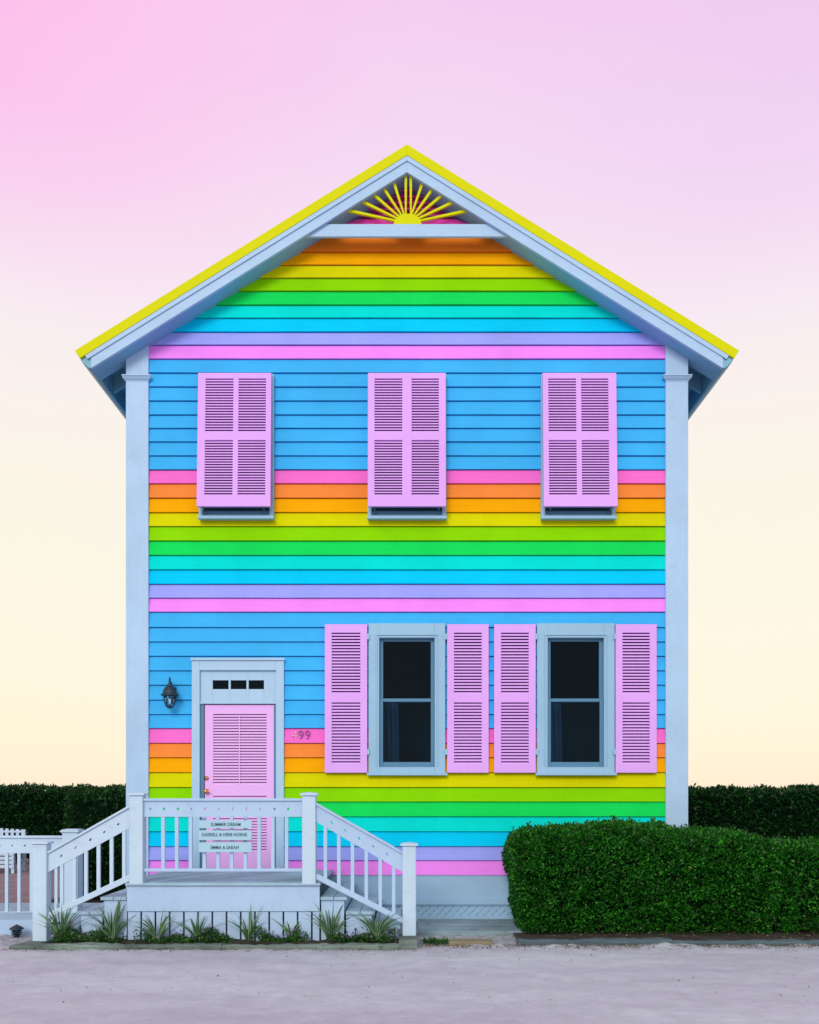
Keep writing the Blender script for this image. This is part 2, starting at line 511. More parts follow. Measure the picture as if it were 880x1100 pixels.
mb.box(XC-WH+.1, XC+WH-.1, BY-.07, BY, -.05, ztt)
mb.build('foundation', M['watertable'], house)

# corner boards with small capital
for s_ in (-1, 1):
    xo, xi = XC + s_*WH, XC + s_*(WH - .273)
    xa, xb = min(xo, xi), max(xo, xi)
    mb = MB()
    mb.prism([(xa, .02), (xb, .02), (xb, T(xb) - SOF), (xa, T(xa) - SOF)], DW - .055, DW + .075)
    xr = sorted((XC + s_*WH, XC + s_*(WH - .03)))
    cb = mb.build('corner_board', M['trim'], house, bevel=.003)
    mb = MB()
    zc = wz(409)
    for dz, p in ((-.028, .008), (-.014, .020), (.0, .034), (.022, .040)):
        mb.box(xa - p, xb + p, DW - .055 - p, DW - .05, zc + dz, zc + dz + (.014 if dz < .02 else .016) - .0)
    mb.build('capital', M['trim'], cb, bevel=.002)
    mb = MB(); x0, x1 = sorted((XC + s_*(WH + .012), XC + s_*(WH-.06)))
    mb.box(x0, x1, DW+.076, DW+.30, .02, T(XC + WH) - .24)
    mb.build('side_corner_board', M['trim'], house)
    mb = MB(); mb.box(x0, x1, BY-.25, BY+.055, .02, T(XC + WH) - .24)
    mb.build('side_corner_board', M['trim'], house)

# ---- roof
def slope_prism(mb, s_, xa, xb, ta, tb, y0, y1, perp_end=True, mi=0):
    """slab between |x|=xa and |x|=xb, from ta to tb (vertical distance below roof surface)"""
    def pt(ax, t):
        p = t*math.cos(TH)
        return (XC + s_*(ax - p*math.sin(TH)), AZ - SL*ax - p*math.cos(TH))
    def pv(ax, t): return (XC + s_*ax, AZ - SL*ax - t)
    pl = [pv(xa, tb), (pt(xb, tb) if perp_end else pv(xb, tb)), (pt(xb, ta) if perp_end else pv(xb, ta)), pv(xa, ta)]
    if s_ < 0: pl = pl[::-1]
    mb.prism(pl, y0, y1, mi)

RB = BY + .45
for s_ in (-1, 1):
    mb = MB()
    slope_prism(mb, s_, 0, HW - .001, 0, .028, RY + .031, RB - .031)
    y = RY + .35
    while y < RB - .1:
        slope_prism(mb, s_, 0.02, HW - .01, -.028, -.0005, y - .012, y + .012)
        y += .42
    rf = mb.build('roof', M['roof'], house)
    for ya, yb in ((RY, RY + .03), (RB - .03, RB)):
        mb = MB(); slope_prism(mb, s_, 0, HW, -.001, .128, ya, yb)
        mb.build('edge_trim', M['roof'], rf, bevel=.003)
    mb = MB()
    slope_prism(mb, s_, 0, HW - .08, .0285, .055, RY + .031, RB - .031, False)
    mb.build('sheathing', M['eave'], rf)
    mb = MB(); slope_prism(mb, s_, 0, 3.76, .129, .313, RB - .065, RB - .022, False)
    mb.build('rake_board', M['trim_h'], house, bevel=.003)
    mb = MB(); slope_prism(mb, s_, 0, 3.76, .129, .315, RY + .022, RY + .065, False)
    rbd = mb.build('rake_board', M['trim_h'], house, bevel=.003)
    mb = MB()
    slope_prism(mb, s_, 0, HW - .060, .1285, .188, RY + .006, RY + .0215)
    mb.build('crown_moulding', M['trim_h'], rbd, bevel=.002)
    # boxed front soffit
    mb = MB()
    slope_prism(mb, s_, 0, 3.75, SOF - .02, SOF, RY + .066, DW + .06, False)
    mb.build('soffit', M['soffit'], house)
    # eave fascia and crown along the side
    mb = MB()
    zf = T(XC + 3.75) - .31
    pl = [(XC + s_*3.752, zf), (XC + s_*3.79, zf), (XC + s_*(HW - .066), AZ - SL*HW - .115),
          (XC + s_*(HW - .06), AZ - SL*HW - .096), (XC + s_*3.752, AZ - SL*3.752 - .06)]
    if s_ < 0: pl = pl[::-1]
    mb.prism(pl, RY + .032, RB - .032)
    mb.build('eave_fascia', M['eave'], house)
    y = 11.87
    while y < RB - .2:
        mb = MB()
        slope_prism(mb, s_, WH - .06, 3.751, .056, .27, y, y + .05, False)
        mb.build('rafter', M['eave'], house)
        y += .56

# tie beam across the gable
d = 11.12
mb = MB()
zb0, zb1 = wz(254.2, d), wz(240.8, d)
def hxr(z): return (AZ - .30 - z) / SL
mb.prism([(XC - hxr(zb0), zb0), (XC + hxr(zb0), zb0), (XC + hxr(zb1), zb1), (XC - hxr(zb1), zb1)], RY + .0655, RY + .105)
mb.build('tie_beam', M['trim_h'], house, bevel=.003)

# gable vent louvres (magenta) behind the sunburst
mb = MB()
zv0 = wz(241.5) - .02
zv1 = AZ - SOF
z = zv0
first = True
while z < zv1 - .04:
    h = .10 if first else .078
    x0 = (zv1 - z)/SL; x1 = max(.01, (zv1 - z - h)/SL)
    # tilted slat
    a = [(XC - x0, DW - .055, z), (XC + x0, DW - .055, z), (XC + x1, DW + .02, z + h*.8), (XC - x1, DW + .02, z + h*.8)]
    b = [(p[0], p[1] + .012, p[2] - .004) for p in a]
    if first:
        a = [(XC - x0, DW - .05, z), (XC + x0, DW - .05, z), (XC + x1, DW - .04, z + h*.62), (XC - x1, DW - .04, z + h*.62)]
        b = [(p[0], p[1] + .03, p[2]) for p in a]
    mb.hexa(a, b)
    z += h; first = False
gv = mb.build('gable_vent', M['vent'], house, label='magenta louvred vent in the gable peak')
mb = MB(); x0 = (zv1 - zv0)/SL
mb.prism([(XC - x0, zv0), (XC + x0, zv0), (XC, zv1)], DW + .05, DW + .06)
mb.build('backing', M['vent'], gv)

# sunburst ornament
mb = MB()
d = RY + .10
sx, sz = wx(438, d), zb1 + .001
n = 20
mb.prism([(sx + .165*math.cos(math.pi*k/n), sz + .125*math.sin(math.pi*k/n)) for k in range(n+1)], d - .03, d + .02)
tipsL = [(371.5,226.3),(386.7,216),(399.8,208.3),(410.7,200.7),(422.2,193.6),(436.0,186)]
tips = tipsL + [(877.4 - x, y) for x, y in tipsL]
for tx, ty in tips:
    p = Vector((wx(tx, d), 0, wz(ty, d)))
    q = Vector((sx + (-.012 if tx < 438.6 else .012), 0, sz + .02))
    if abs(tx - 438.6) < 5: q.x = p.x
    u = (p - q).normalized(); w = Vector((-u.z, 0, u.x))
    a0 = q + u*.06
    r0, r1 = .009, .0165
    pts = [a0 - w*r0, a0 + w*r0, p + w*r1, p + u*.014, p - w*r1]
    pl = [(v.x, v.z) for v in pts][::-1]
    mb.prism(pl, d - .022 + wav(.001), d + .005)
mb.build('sunburst', M['sun'], house, label='yellow half sun ornament with twelve rays')

# ---- louvred panel helper
def louvres(mb, x0, x1, z0, z1, yf, n, depth=.022, mi=0, fill=.5):
    """n tilted slats filling an opening; yf = front of frame"""
    pit = (z1 - z0) / n
    for k in range(n):
        zb = z0 + pit*k
        h = pit * fill
        dz = pit*.2
        a = [(x0, yf + .004, zb), (x1, yf + .004, zb), (x1, yf + .006, zb + h), (x0, yf + .006, zb + h)]
        b = [(x0, yf + .004 + depth, zb + dz), (x1, yf + .004 + depth, zb + dz), (x1, yf + .004 + depth, zb + h + dz), (x0, yf + .004 + depth, zb + h + dz)]
        mb.hexa(a, b, mi)

SLOT_BACKS = []
M['screen'] = paint('slot_shade_backing', (.085, .020, .14), rough=.9, spec=.05, var=.1)  # dark purple backing: shade between the slats put into its colour
def slot_backings(parent, xf=None):
    for q in SLOT_BACKS:
        mb = MB(xf=xf); mb.box(*q); mb.build('slot_shade_backing', M['screen'], parent)
    SLOT_BACKS.clear()

def louvre_leaf(mb, px0, px1, py0, py1, panels, yf, th=.046, nl=20, d=None, fill=.52):
    """frame with louvred openings; panels list of (px0,px1,py0,py1,n)"""
    d = d or yf
    X0, X1, Z0, Z1 = wx(px0, d), wx(px1, d), wz(py1, d), wz(py0, d)
    P = [(wx(a, d), wx(b, d), wz(q, d), wz(p, d), n) for a, b, p, q, n in panels]
    xs = sorted(set([X0, X1] + [p[0] for p in P] + [p[1] for p in P]))
    zs = sorted(set([Z0, Z1] + [p[2] for p in P] + [p[3] for p in P]))
    # full height stiles between panel columns
    cols = sorted(set((p[0], p[1]) for p in P))
    x = X0
    for c0, c1 in cols:
        mb.box(x, c0, yf, yf + th, Z0, Z1); x = c1
    mb.box(x, X1, yf, yf + th, Z0, Z1)
    for c0, c1 in cols:
        rows = sorted((p[2], p[3]) for p in P if p[0] == c0)
        z = Z0
        for r0, r1 in rows:
            mb.box(c0 - .0005, c1 + .0005, yf + .001, yf + th - .001, z, r0); z = r1
        mb.box(c0 - .0005, c1 + .0005, yf + .001, yf + th - .001, z, Z1)
    for p in P:
        louvres(mb, p[0] - .002, p[1] + .002, p[2], p[3], yf, p[4], depth=th - .012, fill=fill)
        SLOT_BACKS.append((p[0] - .002, p[1] + .002, yf + th - .0075, yf + th - .002, p[2] - .002, p[3] + .002))

# ---- lower windows and side shutters
def lower_window(pa, pb, lab):
    d = DW - .07
    x0, x1, z0, z1 = wx(pa, d), wx(pb, d), wz(832, d), wz(669.5, d)
    ox0, ox1 = wx(pa + 11.5, d), wx(pb - 11.5, d)
    oz0, oz1 = wz(824, d), wz(685, d)
    mb = MB()
    mb.box(x0, ox0, d, DW + .07, z0, z1); mb.box(ox1, x1, d, DW + .07, z0, z1)
    mb.box(ox0, ox1, d + .001, DW + .07, z0, oz0); mb.box(ox0, ox1, d + .001, DW + .07, oz1, z1)
    w = mb.build('window', M['casing_w'], house, bevel=.003, label=lab)
    mb = MB()
    b = .03
    mb.box(x0 + .09, x1 - .09, d - .012, d - .001, oz1 + .028, oz1 + .046)
    mb.box(x0 + .09, x0 + .105, d - .010, d - .001, z0 + .1, oz1 + .028)
    mb.box(x1 - .105, x1 - .09, d - .010, d - .001, z0 + .1, oz1 + .028)
    mb.build('head_moulding', M['casing_w'], w, bevel=.003)
    mb = MB(); mb.box(x0 - .02, x1 + .02, d - .035, d - .001, z0 - .012, z0 + .022)
    mb.build('sill', M['casing_w'], w, bevel=.004)
    zm0, zm1 = wz(754.5, d), wz(750, d)
    fr = .045
    for nm, za, zb, yy, bot, top in (('upper', zm0, oz1, d + .06, .045, .035), ('lower', oz0, zm1, d + .09, .062, .04)):
        # lower sash sits in front on a double hung window
        yy = d + .075 if nm == 'upper' else d + .040
        mb = MB()
        mb.box(ox0 + .001, ox0 + fr, yy, yy + .03, za, zb); mb.box(ox1 - fr, ox1 - .001, yy, yy + .03, za, zb)
        mb.box(ox0 + fr, ox1 - fr, yy, yy + .03, za, za + bot); mb.box(ox0 + fr, ox1 - fr, yy, yy + .03, zb - top, zb)
        mb.build('sash', M['sash'], w, bevel=.003)
        mb = MB(); mb.box(ox0 + fr, ox1 - fr, yy + .013, yy + .017, za + bot, zb - top)
        mb.build('pane', M['glass'], w)
    # curtain seen faintly
    mb = MB()
    n = 14; cx0, cx1 = ox0 + .02, ox0 + .24
    for k in range(n):
        xa = cx0 + (cx1 - cx0)*k/n; xb = cx0 + (cx1 - cx0)*(k+1)/n
        ya = DW + .32 + .03*math.sin(k*1.7); yb = DW + .32 + .03*math.sin((k+1)*1.7)
        mb.hexa([(xa, ya, oz0 - .1), (xb, yb, oz0 - .1), (xb - .05, yb, zm1 - .02), (xa, ya, zm1 - .02)],
                [(xa, ya + .004, oz0 - .1), (xb, yb + .004, oz0 - .1), (xb - .05, yb + .004, zm1 - .02), (xa, ya + .004, zm1 - .02)])
    mb.build('curtain', M['curtain'], w)

lower_window(396, 478.5, 'lower window in the middle, dark glass in blue-grey casing')
lower_window(577, 660.5, 'lower window at the right end, dark glass in blue-grey casing')

def side_shutter(pa, pb, lab):
    yf = DW - .085
    m = 7.3
    mb = MB()
    louvre_leaf(mb, pa, pb, 670.5, 830, [(pa + m, pb - m, 679.5, 745.5, 20), (pa + m, pb - m, 754.5, 821, 20)], yf)
    s = mb.build('shutter', M['shutter'], house, label=lab)
    slot_backings(s)
side_shutter(349, 394.5, 'pink louvred shutter left of the middle lower window')
side_shutter(480.5, 525, 'pink louvred shutter right of the middle lower window')
side_shutter(531, 575.5, 'pink louvred shutter left of the right-hand lower window')
side_shutter(661.5, 705.5, 'pink louvred shutter right of the right-hand lower window')
for s in [c for c in house.children if c.name.startswith('shutter')]:
    xs = [v.co.x for v in s.data.vertices]
    x0, x1 = min(xs) + XC, max(xs) + XC
    left = any(abs(x1 - wx(p)) < .08 for p in (396, 577))
    for py in (685, 808):
        mb = MB(); xx = x1 if left else x0 - .022
        mb.box(xx - .004, xx + .026, DW - .093, DW - .066, wz(py + 3), wz(py - 3))
        mb.build('hinge', M['casing_w'], s)

# ---- upper windows with top hung shutters
def upper_window(pa, pb, lab, sh):
    d0 = DW - .09
    x0, x1, z0, z1 = wx(pa + .5, d0), wx(pb - .5, d0), wz(557.5, d0), wz(401.5, d0)
    mb = MB()
    t = .05
    mb.box(x0, x0 + t, d0, DW + .05, z0, z1); mb.box(x1 - t, x1, d0, DW + .05, z0, z1)
    mb.box(x0 + t, x1 - t, d0, DW + .05, z1 - t, z1); mb.box(x0 + t, x1 - t, d0, DW + .05, z0, z0 + .05)
    w = mb.build('window', M['casing_w'], house, bevel=.003, label=lab)
    mb = MB(); mb.box(x0 - .006, x1 + .006, d0 - .05, d0 - .001, z0 - .008, z0 + .022)
    mb.build('sill', M['casing_w'], w, bevel=.003)
    mb = MB(); mb.box(x0 + t, x1 - t, DW - .05, DW - .045, z0 + .05, z1 - t)
    mb.build('pane', M['voidm'], w)
    mb = MB()
    mb.box(x0 + t, x1 - t, DW - .075, DW - .051, z0 + .05, z0 + .10)
    mb.build('sash', M['sash'], w)
    # the shutter: hung from its top edge, foot held out from the wall
    yf = DW - .145
    xm = (pa + pb)/2
    tilt = .052
    ztop = wz(400.5, yf)
    mb = MB(xf=lambda x, y, z: (x, y - (ztop - z)*tilt, z))
    zsc = 1.0
    # panel borders measured on the photograph
    l, r = pa + 8, pb - 8.5
    half = 2.7 if pb - pa < 83 else 5.0
    cols = [(l, xm - half), (xm + half, r)]
    pn = []
    for a, b in cols:
        pn += [(a, b, 406.5, 465.5, 20), (a, b, 474, 534.5, 21)]
    louvre_leaf(mb, pa + sh[0], pb - sh[1], 400.5, 546, pn, yf, th=.05, fill=.46)
    s = mb.build('shutter', M['shutter'], house, label=lab.replace('window', 'top-hung pink shutter'))
    slot_backings(s, mb.xf)
    for k, px in enumerate((pa + 8.5, pb - 9)):
        mb = MB()
        xx = wx(px); zz = z0 + .075
        y1 = DW - .07; y0 = yf - (ztop - wz(543))*tilt + .04
        mb.tube([(xx, y1, zz - .01), (xx, y0, zz + .055)], .008)
        mb.tube([(xx - .03, y1 - .03, zz - .004), (xx + .03, y1 - .03, zz - .004)], .012)
        mb.box(xx - .02, xx + .02, y0 - .01, y0 + .012, zz + .03, zz + .085)
        mb.build('stay', M['steel'], s)
upper_window(213, 294.5, 'left upper window', (0, 3))
upper_window(394.5, 480, 'middle upper window', (1.2, 1.2))
upper_window(581, 662, 'right upper window', (2.2, 0))

# ---- front door
d = DW - .06
mb = MB()
cx0, cx1 = wx(206, d), wx(305, d)
ix0, ix1 = wx(214.5, d), wx(296.5, d)
zd0 = wz(934)
ztop, zh = wz(707.5, d), wz(720, d)
mb.box(cx0, ix0, d, DW + .06, zd0, ztop); mb.box(ix1, cx1, d, DW + .06, zd0, ztop)
mb.box(ix0, ix1, d + .001, DW + .06, zh, ztop)
df = mb.build('door_frame', M['casing'], house, bevel=.003)
mb = MB(); mb.box(cx0 - .012, cx1 + .012, d - .02, d - .001, ztop - .022, ztop + .008)
mb.build('head_cap', M['casing'], df, bevel=.003)
# transom panel with three little panes
zt0, zt1 = wz(754.5), zh
mb = MB()
yt = DW - .025
tx = [(229, 246), (248.3, 265.2), (267.5, 284)]
pz0, pz1 = wz(740.5), wz(731)
mb.box(ix0, wx(tx[0][0]), yt, yt + .04, zt0, zt1)
for k in range(3):
    a, b = wx(tx[k][0]), wx(tx[k][1])
    c = wx(tx[k+1][0]) if k < 2 else ix1
    mb.box(a, b, yt + .001, yt + .04, zt0, pz0); mb.box(a, b, yt + .001, yt + .04, pz1, zt1)
    mb.box(b, c, yt, yt + .04, zt0, zt1)
tr = mb.build('transom', M['casing'], house, bevel=.002)
for a, b in tx:
    mb = MB(); mb.box(wx(a), wx(b), yt + .02, yt + .024, pz0, pz1)
    mb.build('pane', M['glass'], tr)
mb = MB(); mb.box(ix0, ix1, yt - .025, yt + .06, wz(756.5), zt0 - .001)
mb.build('transom_bar', M['casing'], tr, bevel=.003)
yd = DW + .0
mb = MB()
mb.box(ix0 + .0, wx(219.8), DW - .03, DW + .06, zd0, wz(756.5)); mb.box(wx(294.7), ix1, DW - .03, DW + .06, zd0, wz(756.5))
mb.build('jamb', M['sash'], df)
mb = MB()
louvre_leaf(mb, 220.2, 294.4, 757.2, 932.5, [(229, 286.5, 767, 843, 25), (229, 286.5, 855, 915, 20)], yd - .02, th=.05, fill=.62)
dr = mb.build('door', M['door'], house, label='pink louvred front door')
slot_backings(dr)
mb = MB(); mb.box(wx(257.2), wx(258.3), yd - .026, yd - .018, wz(842), wz(768))
mb.build('louvre_rod', M['door'], dr)
for nm, py, r in (('lock', 836, .024), ('handle', 850, .028)):
    mb = MB(xf=lambda x, y, z: (wx(222.6) + x, yd - .02 - z, wz(py) + y))
    if nm == 'lock': mb.lathe(0, 0, [(.026, 0), (.026, .008), (.016, .012), (.014, .026), (.004, .028)], 20)
    else: mb.lathe(0, 0, [(.03, 0), (.028, .008), (.011, .014), (.011, .035), (.024, .045), (.028, .058), (.022, .07), (.005, .075)], 20)
    mb.build(nm, M['copper'], dr, smooth=True)
    if nm == 'handle':
        mb = MB(); mb.tube([(wx(222.6), yd - .075, wz(py)), (wx(226.5), yd - .078, wz(py) - .006)], .009)
        mb.build('handle_lever', M['copper'], dr)

# ---- dark room behind the glass
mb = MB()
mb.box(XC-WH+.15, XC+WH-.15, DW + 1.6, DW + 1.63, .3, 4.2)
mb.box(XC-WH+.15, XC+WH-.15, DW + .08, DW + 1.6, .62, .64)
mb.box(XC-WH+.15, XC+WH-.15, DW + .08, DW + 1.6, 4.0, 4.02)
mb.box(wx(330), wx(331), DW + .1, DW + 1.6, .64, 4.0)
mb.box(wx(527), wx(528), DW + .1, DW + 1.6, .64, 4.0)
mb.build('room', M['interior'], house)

# ---- text helper
def text_obj(txt, size, mat, loc, parent, name, extr=.0015, spacing=1.0, width=None, height=None, off_=.015):
    c = bpy.data.curves.new(name, 'FONT')
    c.body = txt; c.size = size; c.extrude = extr; c.space_character = spacing
    c.offset = size*off_; c.align_x = 'CENTER'; c.align_y = 'CENTER'
    o = bpy.data.objects.new(name + '_tmp', c)
    COL.objects.link(o)
    dg = bpy.context.evaluated_depsgraph_get()
    me = bpy.data.meshes.new_from_object(o.evaluated_get(dg))
    bpy.data.objects.remove(o)
    co = np.array([v.co[:] for v in me.vertices])
    w = co[:, 0].max() - co[:, 0].min(); h = co[:, 1].max() - co[:, 1].min()
    kx = width/w if width else 1; ky = height/h if height else 1
    cxm = (co[:, 0].max() + co[:, 0].min())/2; cym = (co[:, 1].max() + co[:, 1].min())/2
    off = Vector((0, 0, 0)); q = parent
    while q is not None: off += q.location; q = q.parent
    for v in me.vertices:
        x, y, z = v.co
        v.co = Vector(loc) + Vector(((x - cxm)*kx, -z, (y - cym)*ky)) - off
    me.materials.clear(); me.materials.append(mat); me.name = name
    ob = bpy.data.objects.new(name, me); COL.objects.link(ob); ob.parent = parent
    return ob

dn = DW - .036
for ch, px, mat in (('4', 317, 'numpale'), ('9', 323.8, 'numdark'), ('9', 331, 'numdark')):
    text_obj(ch, .15, M[mat], (wx(px), dn, wz(789.6)), house, 'house_number_digit', extr=.004, width=.062 if ch == '9' else .066, height=.108, off_=-.008)

# ------------------------------------------------------------------ wall lantern
lx, ly = wx(182.5, 11.2), 11.2
lan = thing('wall_lantern', 'small black carriage lantern mounted on the blue clapboards left of the pink door', 'wall lamp', (lx, DW - .03, wz(760, 11.2)))
def lz(py): return wz(py, 11.2)
mb = MB()
mb.lathe(lx, ly, [(.004, lz(727)), (.012, lz(729)), (.014, lz(731)), (.016, lz(734.5)), (.035, lz(735.5)), (.038, lz(737)), (.060, lz(738.5)), (.078, lz(742)), (.085, lz(745)), (.104, lz(745.5)), (.104, lz(747.3)), (.080, lz(748))][::-1], 16)
mb.build('canopy', M['black'], lan, smooth=False)
mb = MB()
for k in range(6):
    a = 2*math.pi*k/6 + .2
    mb.tube([(lx + .077*math.cos(a), ly + .077*math.sin(a), lz(748)), (lx + .074*math.cos(a), ly + .074*math.sin(a), lz(752)), (lx + .045*math.cos(a), ly + .045*math.sin(a), lz(759))], .0035, 6)
mb.lathe(lx, ly, [(.012, lz(761.3)), (.044, lz(759.6)), (.048, lz(758.6))], 16)
mb.build('cage', M['black'], lan)
mb = MB(); mb.lathe(lx, ly, [(.041, lz(758.8)), (.068, lz(752)), (.071, lz(748.2))], 16)
mb.build('lamp_glass', M['lampglass'], lan, smooth=True)
mb = MB(); mb.lathe(lx, ly, [(.012, lz(758)), (.012, lz(754)), (.018, lz(752)), (.012, lz(750))], 12)
mb.build('bulb', paint('bulb_glass', (.6, .8, .8), rough=.2, var=.02), lan, smooth=True)
mb = MB()
mb.box(lx - .045, lx + .045, DW - .05, DW - .022, lz(752), lz(737))
mb.tube([(lx, DW - .05, lz(741)), (lx, DW - .075, lz(733)), (lx, ly + .01, lz(732))], .011, 8)
mb.build('backplate', M['black'], lan, bevel=.004)

# ------------------------------------------------------------------ porch
PD = 9.74                    # front face of the railing line
px_ = lambda p, d=PD: wx(p, d)
pz_ = lambda p, d=PD: wz(p, d)
DECK = pz_(948)              # deck level
porch = thing('porch', 'raised white timber porch with railings and a stair at each side before the pink door', 'porch', (px_(240), PD, 0))

def clip_poly(poly, n, c):
    out = []
    for i in range(len(poly)):
        a, b = poly[i], poly[(i+1) % len(poly)]
        da = a[0]*n[0] + a[1]*n[1] - c; db = b[0]*n[0] + b[1]*n[1] - c
        if da <= 0: out.append(a)
        if (da < 0) != (db < 0) and da != db:
            t = da/(da-db); out.append((a[0] + (b[0]-a[0])*t, a[1] + (b[1]-a[1])*t))
    return out

dx0, dx1 = px_(135.5), px_(344.5)
mb = MB()
rect = [(dx0 + .02, PD + .03), (dx1 - .02, PD + .03), (dx1 - .02, DW - .05), (dx0 + .02, DW - .05)]
ang = R(28); nrm = (math.cos(ang + math.pi/2 - R(0)), math.sin(ang + math.pi/2))
nrm = (-math.sin(R(62)), math.cos(R(62)))
cs = [p[0]*nrm[0] + p[1]*nrm[1] for p in rect]
c = min(cs)
while c < max(cs):
    pl = clip_poly(rect, nrm, c + .119)
    pl = clip_poly(pl, (-nrm[0], -nrm[1]), -c)
    if len(pl) > 2: mb.prism_z(pl, DECK - .03, DECK + wav(.0012), random.choice((0, 0, 1)))
    c += .138
mb.build('deck', [M['deck'], M['deck_worn']], porch)
mb = MB()
mb.box(dx0 - .0, dx1 + .0, PD - .035, PD + .028, DECK - .032, DECK - .001)
mb.box(dx0, dx0 + .019, PD + .029, DW - .05, DECK - .032, DECK - .001); mb.box(dx1 - .019, dx1, PD + .029, DW - .05, DECK - .032, DECK - .001)
mb.build('nosing', M['deck'], porch, bevel=.004)
zf0, zf1 = pz_(979), DECK - .033
mb = MB()
mb.box(dx0 + .01, dx1 - .01, PD - .005, PD + .03, zf0, zf1)
mb.build('fascia', M['white'], porch, bevel=.003)
mb = MB()
k = px_(137)
while k < px_(343) - .02:
    w_ = min(.131, px_(343) - k)
    mb.box(k, k + w_, PD + .012 + wav(.001), PD + .03, -.02, zf0 - .004)
    k += .149
mb.build('skirting', M['white'], porch, bevel=.002)

# treads; right flight then left flight
TR = [pz_(963.7), pz_(979.3), pz_(994.5)]
rx = [px_(344.5), px_(371.5), px_(401), px_(429)]
lxs = [px_(135.5), px_(109), px_(84), px_(60)]
def flight(xs, sgn, nm):
    mb = MB()
    for k in range(3):
        x0, x1 = sorted((xs[k], xs[k+1] + sgn*.012))
        y = PD + .03
        while y < DW - .1:
            pass
            break
        w_ = (x1 - x0 - .006)/2
        for q in range(2):
            mb.box(x0 + q*(w_ + .006), x0 + q*(w_ + .006) + w_, PD + .005, DW - .08, TR[k] - .034, TR[k])
    fl = mb.build('stair', M['deck'], porch, bevel=.003)
    mb = MB()
    for k in range(3):
        x0, x1 = sorted((xs[k] + sgn*.002, xs[k+1] - sgn*.02))
        mb.box(x0, x1, PD + .035, PD + .06, -.01 if k < 2 else .0, TR[k] - .036)
        xr0, xr1 = sorted((xs[k+1] - sgn*.022, xs[k+1] - sgn*.04))
        mb.box(xr0, xr1, PD + .061, DW - .1, -.01, TR[k] - .036)
    mb.build('riser', M['white'], fl, bevel=.002)
flight(rx, 1, 'right'); flight(lxs, -1, 'left')

# posts
def newel(p0, p1, ptop, pbot, d=PD, dep=.14, parent=porch, zb=None, nm='newel_post', mat='white_l', rnd=False):
    x0, x1 = wx(p0, d), wx(p1, d)
    zt = wz(ptop, d)
    z0 = wz(pbot, d) if zb is None else zb
    mb = MB(); mb.box(x0, x1, d - .04, d - .04 + dep, z0, zt - .035)
    o = mb.build(nm, M[mat], parent, bevel=.006)
    mb = MB(); p = .02
    if rnd:
        xm, ym = (x0 + x1)/2, d - .04 + dep/2; q = (x1 - x0)/2 + .02
        for za, zc_, qq in ((zt - .0345, zt - .026, q - .012), (zt - .0258, zt - .006, q), (zt - .0058, zt + .004, q - .012), (zt + .0042, zt + .009, q - .03)):
            mb.box(xm - qq, xm + qq, ym - qq, ym + qq, za, zc_)
        mb.build('cap', M[mat], o, bevel=.006)
        return o
    mb.box(x0 - p, x1 + p, d - .04 - p, d - .04 + dep + p, zt - .0345, zt - .012)
    xm, ym = (x0 + x1)/2, d - .04 + dep/2
    hx_, hy = (x1 - x0)/2 + p - .003, dep/2 + p - .003
    mb.add([(xm-hx_, ym-hy, zt-.0118), (xm+hx_, ym-hy, zt-.0118), (xm+hx_, ym+hy, zt-.0118), (xm-hx_, ym+hy, zt-.0118), (xm, ym, zt+.004)],
           [(0,1,4),(1,2,4),(2,3,4),(3,0,4),(3,2,1,0)])
    mb.build('cap', M[mat], o, bevel=.003)
    return o
newel(140, 154.5, 851, 950)
newel(325, 339.5, 851, 950)
newel(432.5, 447, 905, 1005)
newel(36.5, 51.5, 903, 1004, zb=-.02)
mb = MB(); mb.box(px_(428.5, 9.55), px_(448.5, 9.55), 9.42, 9.90, -.03, pz_(1005.2))
mb.build('footing_block', M['stained'], porch, bevel=.008)

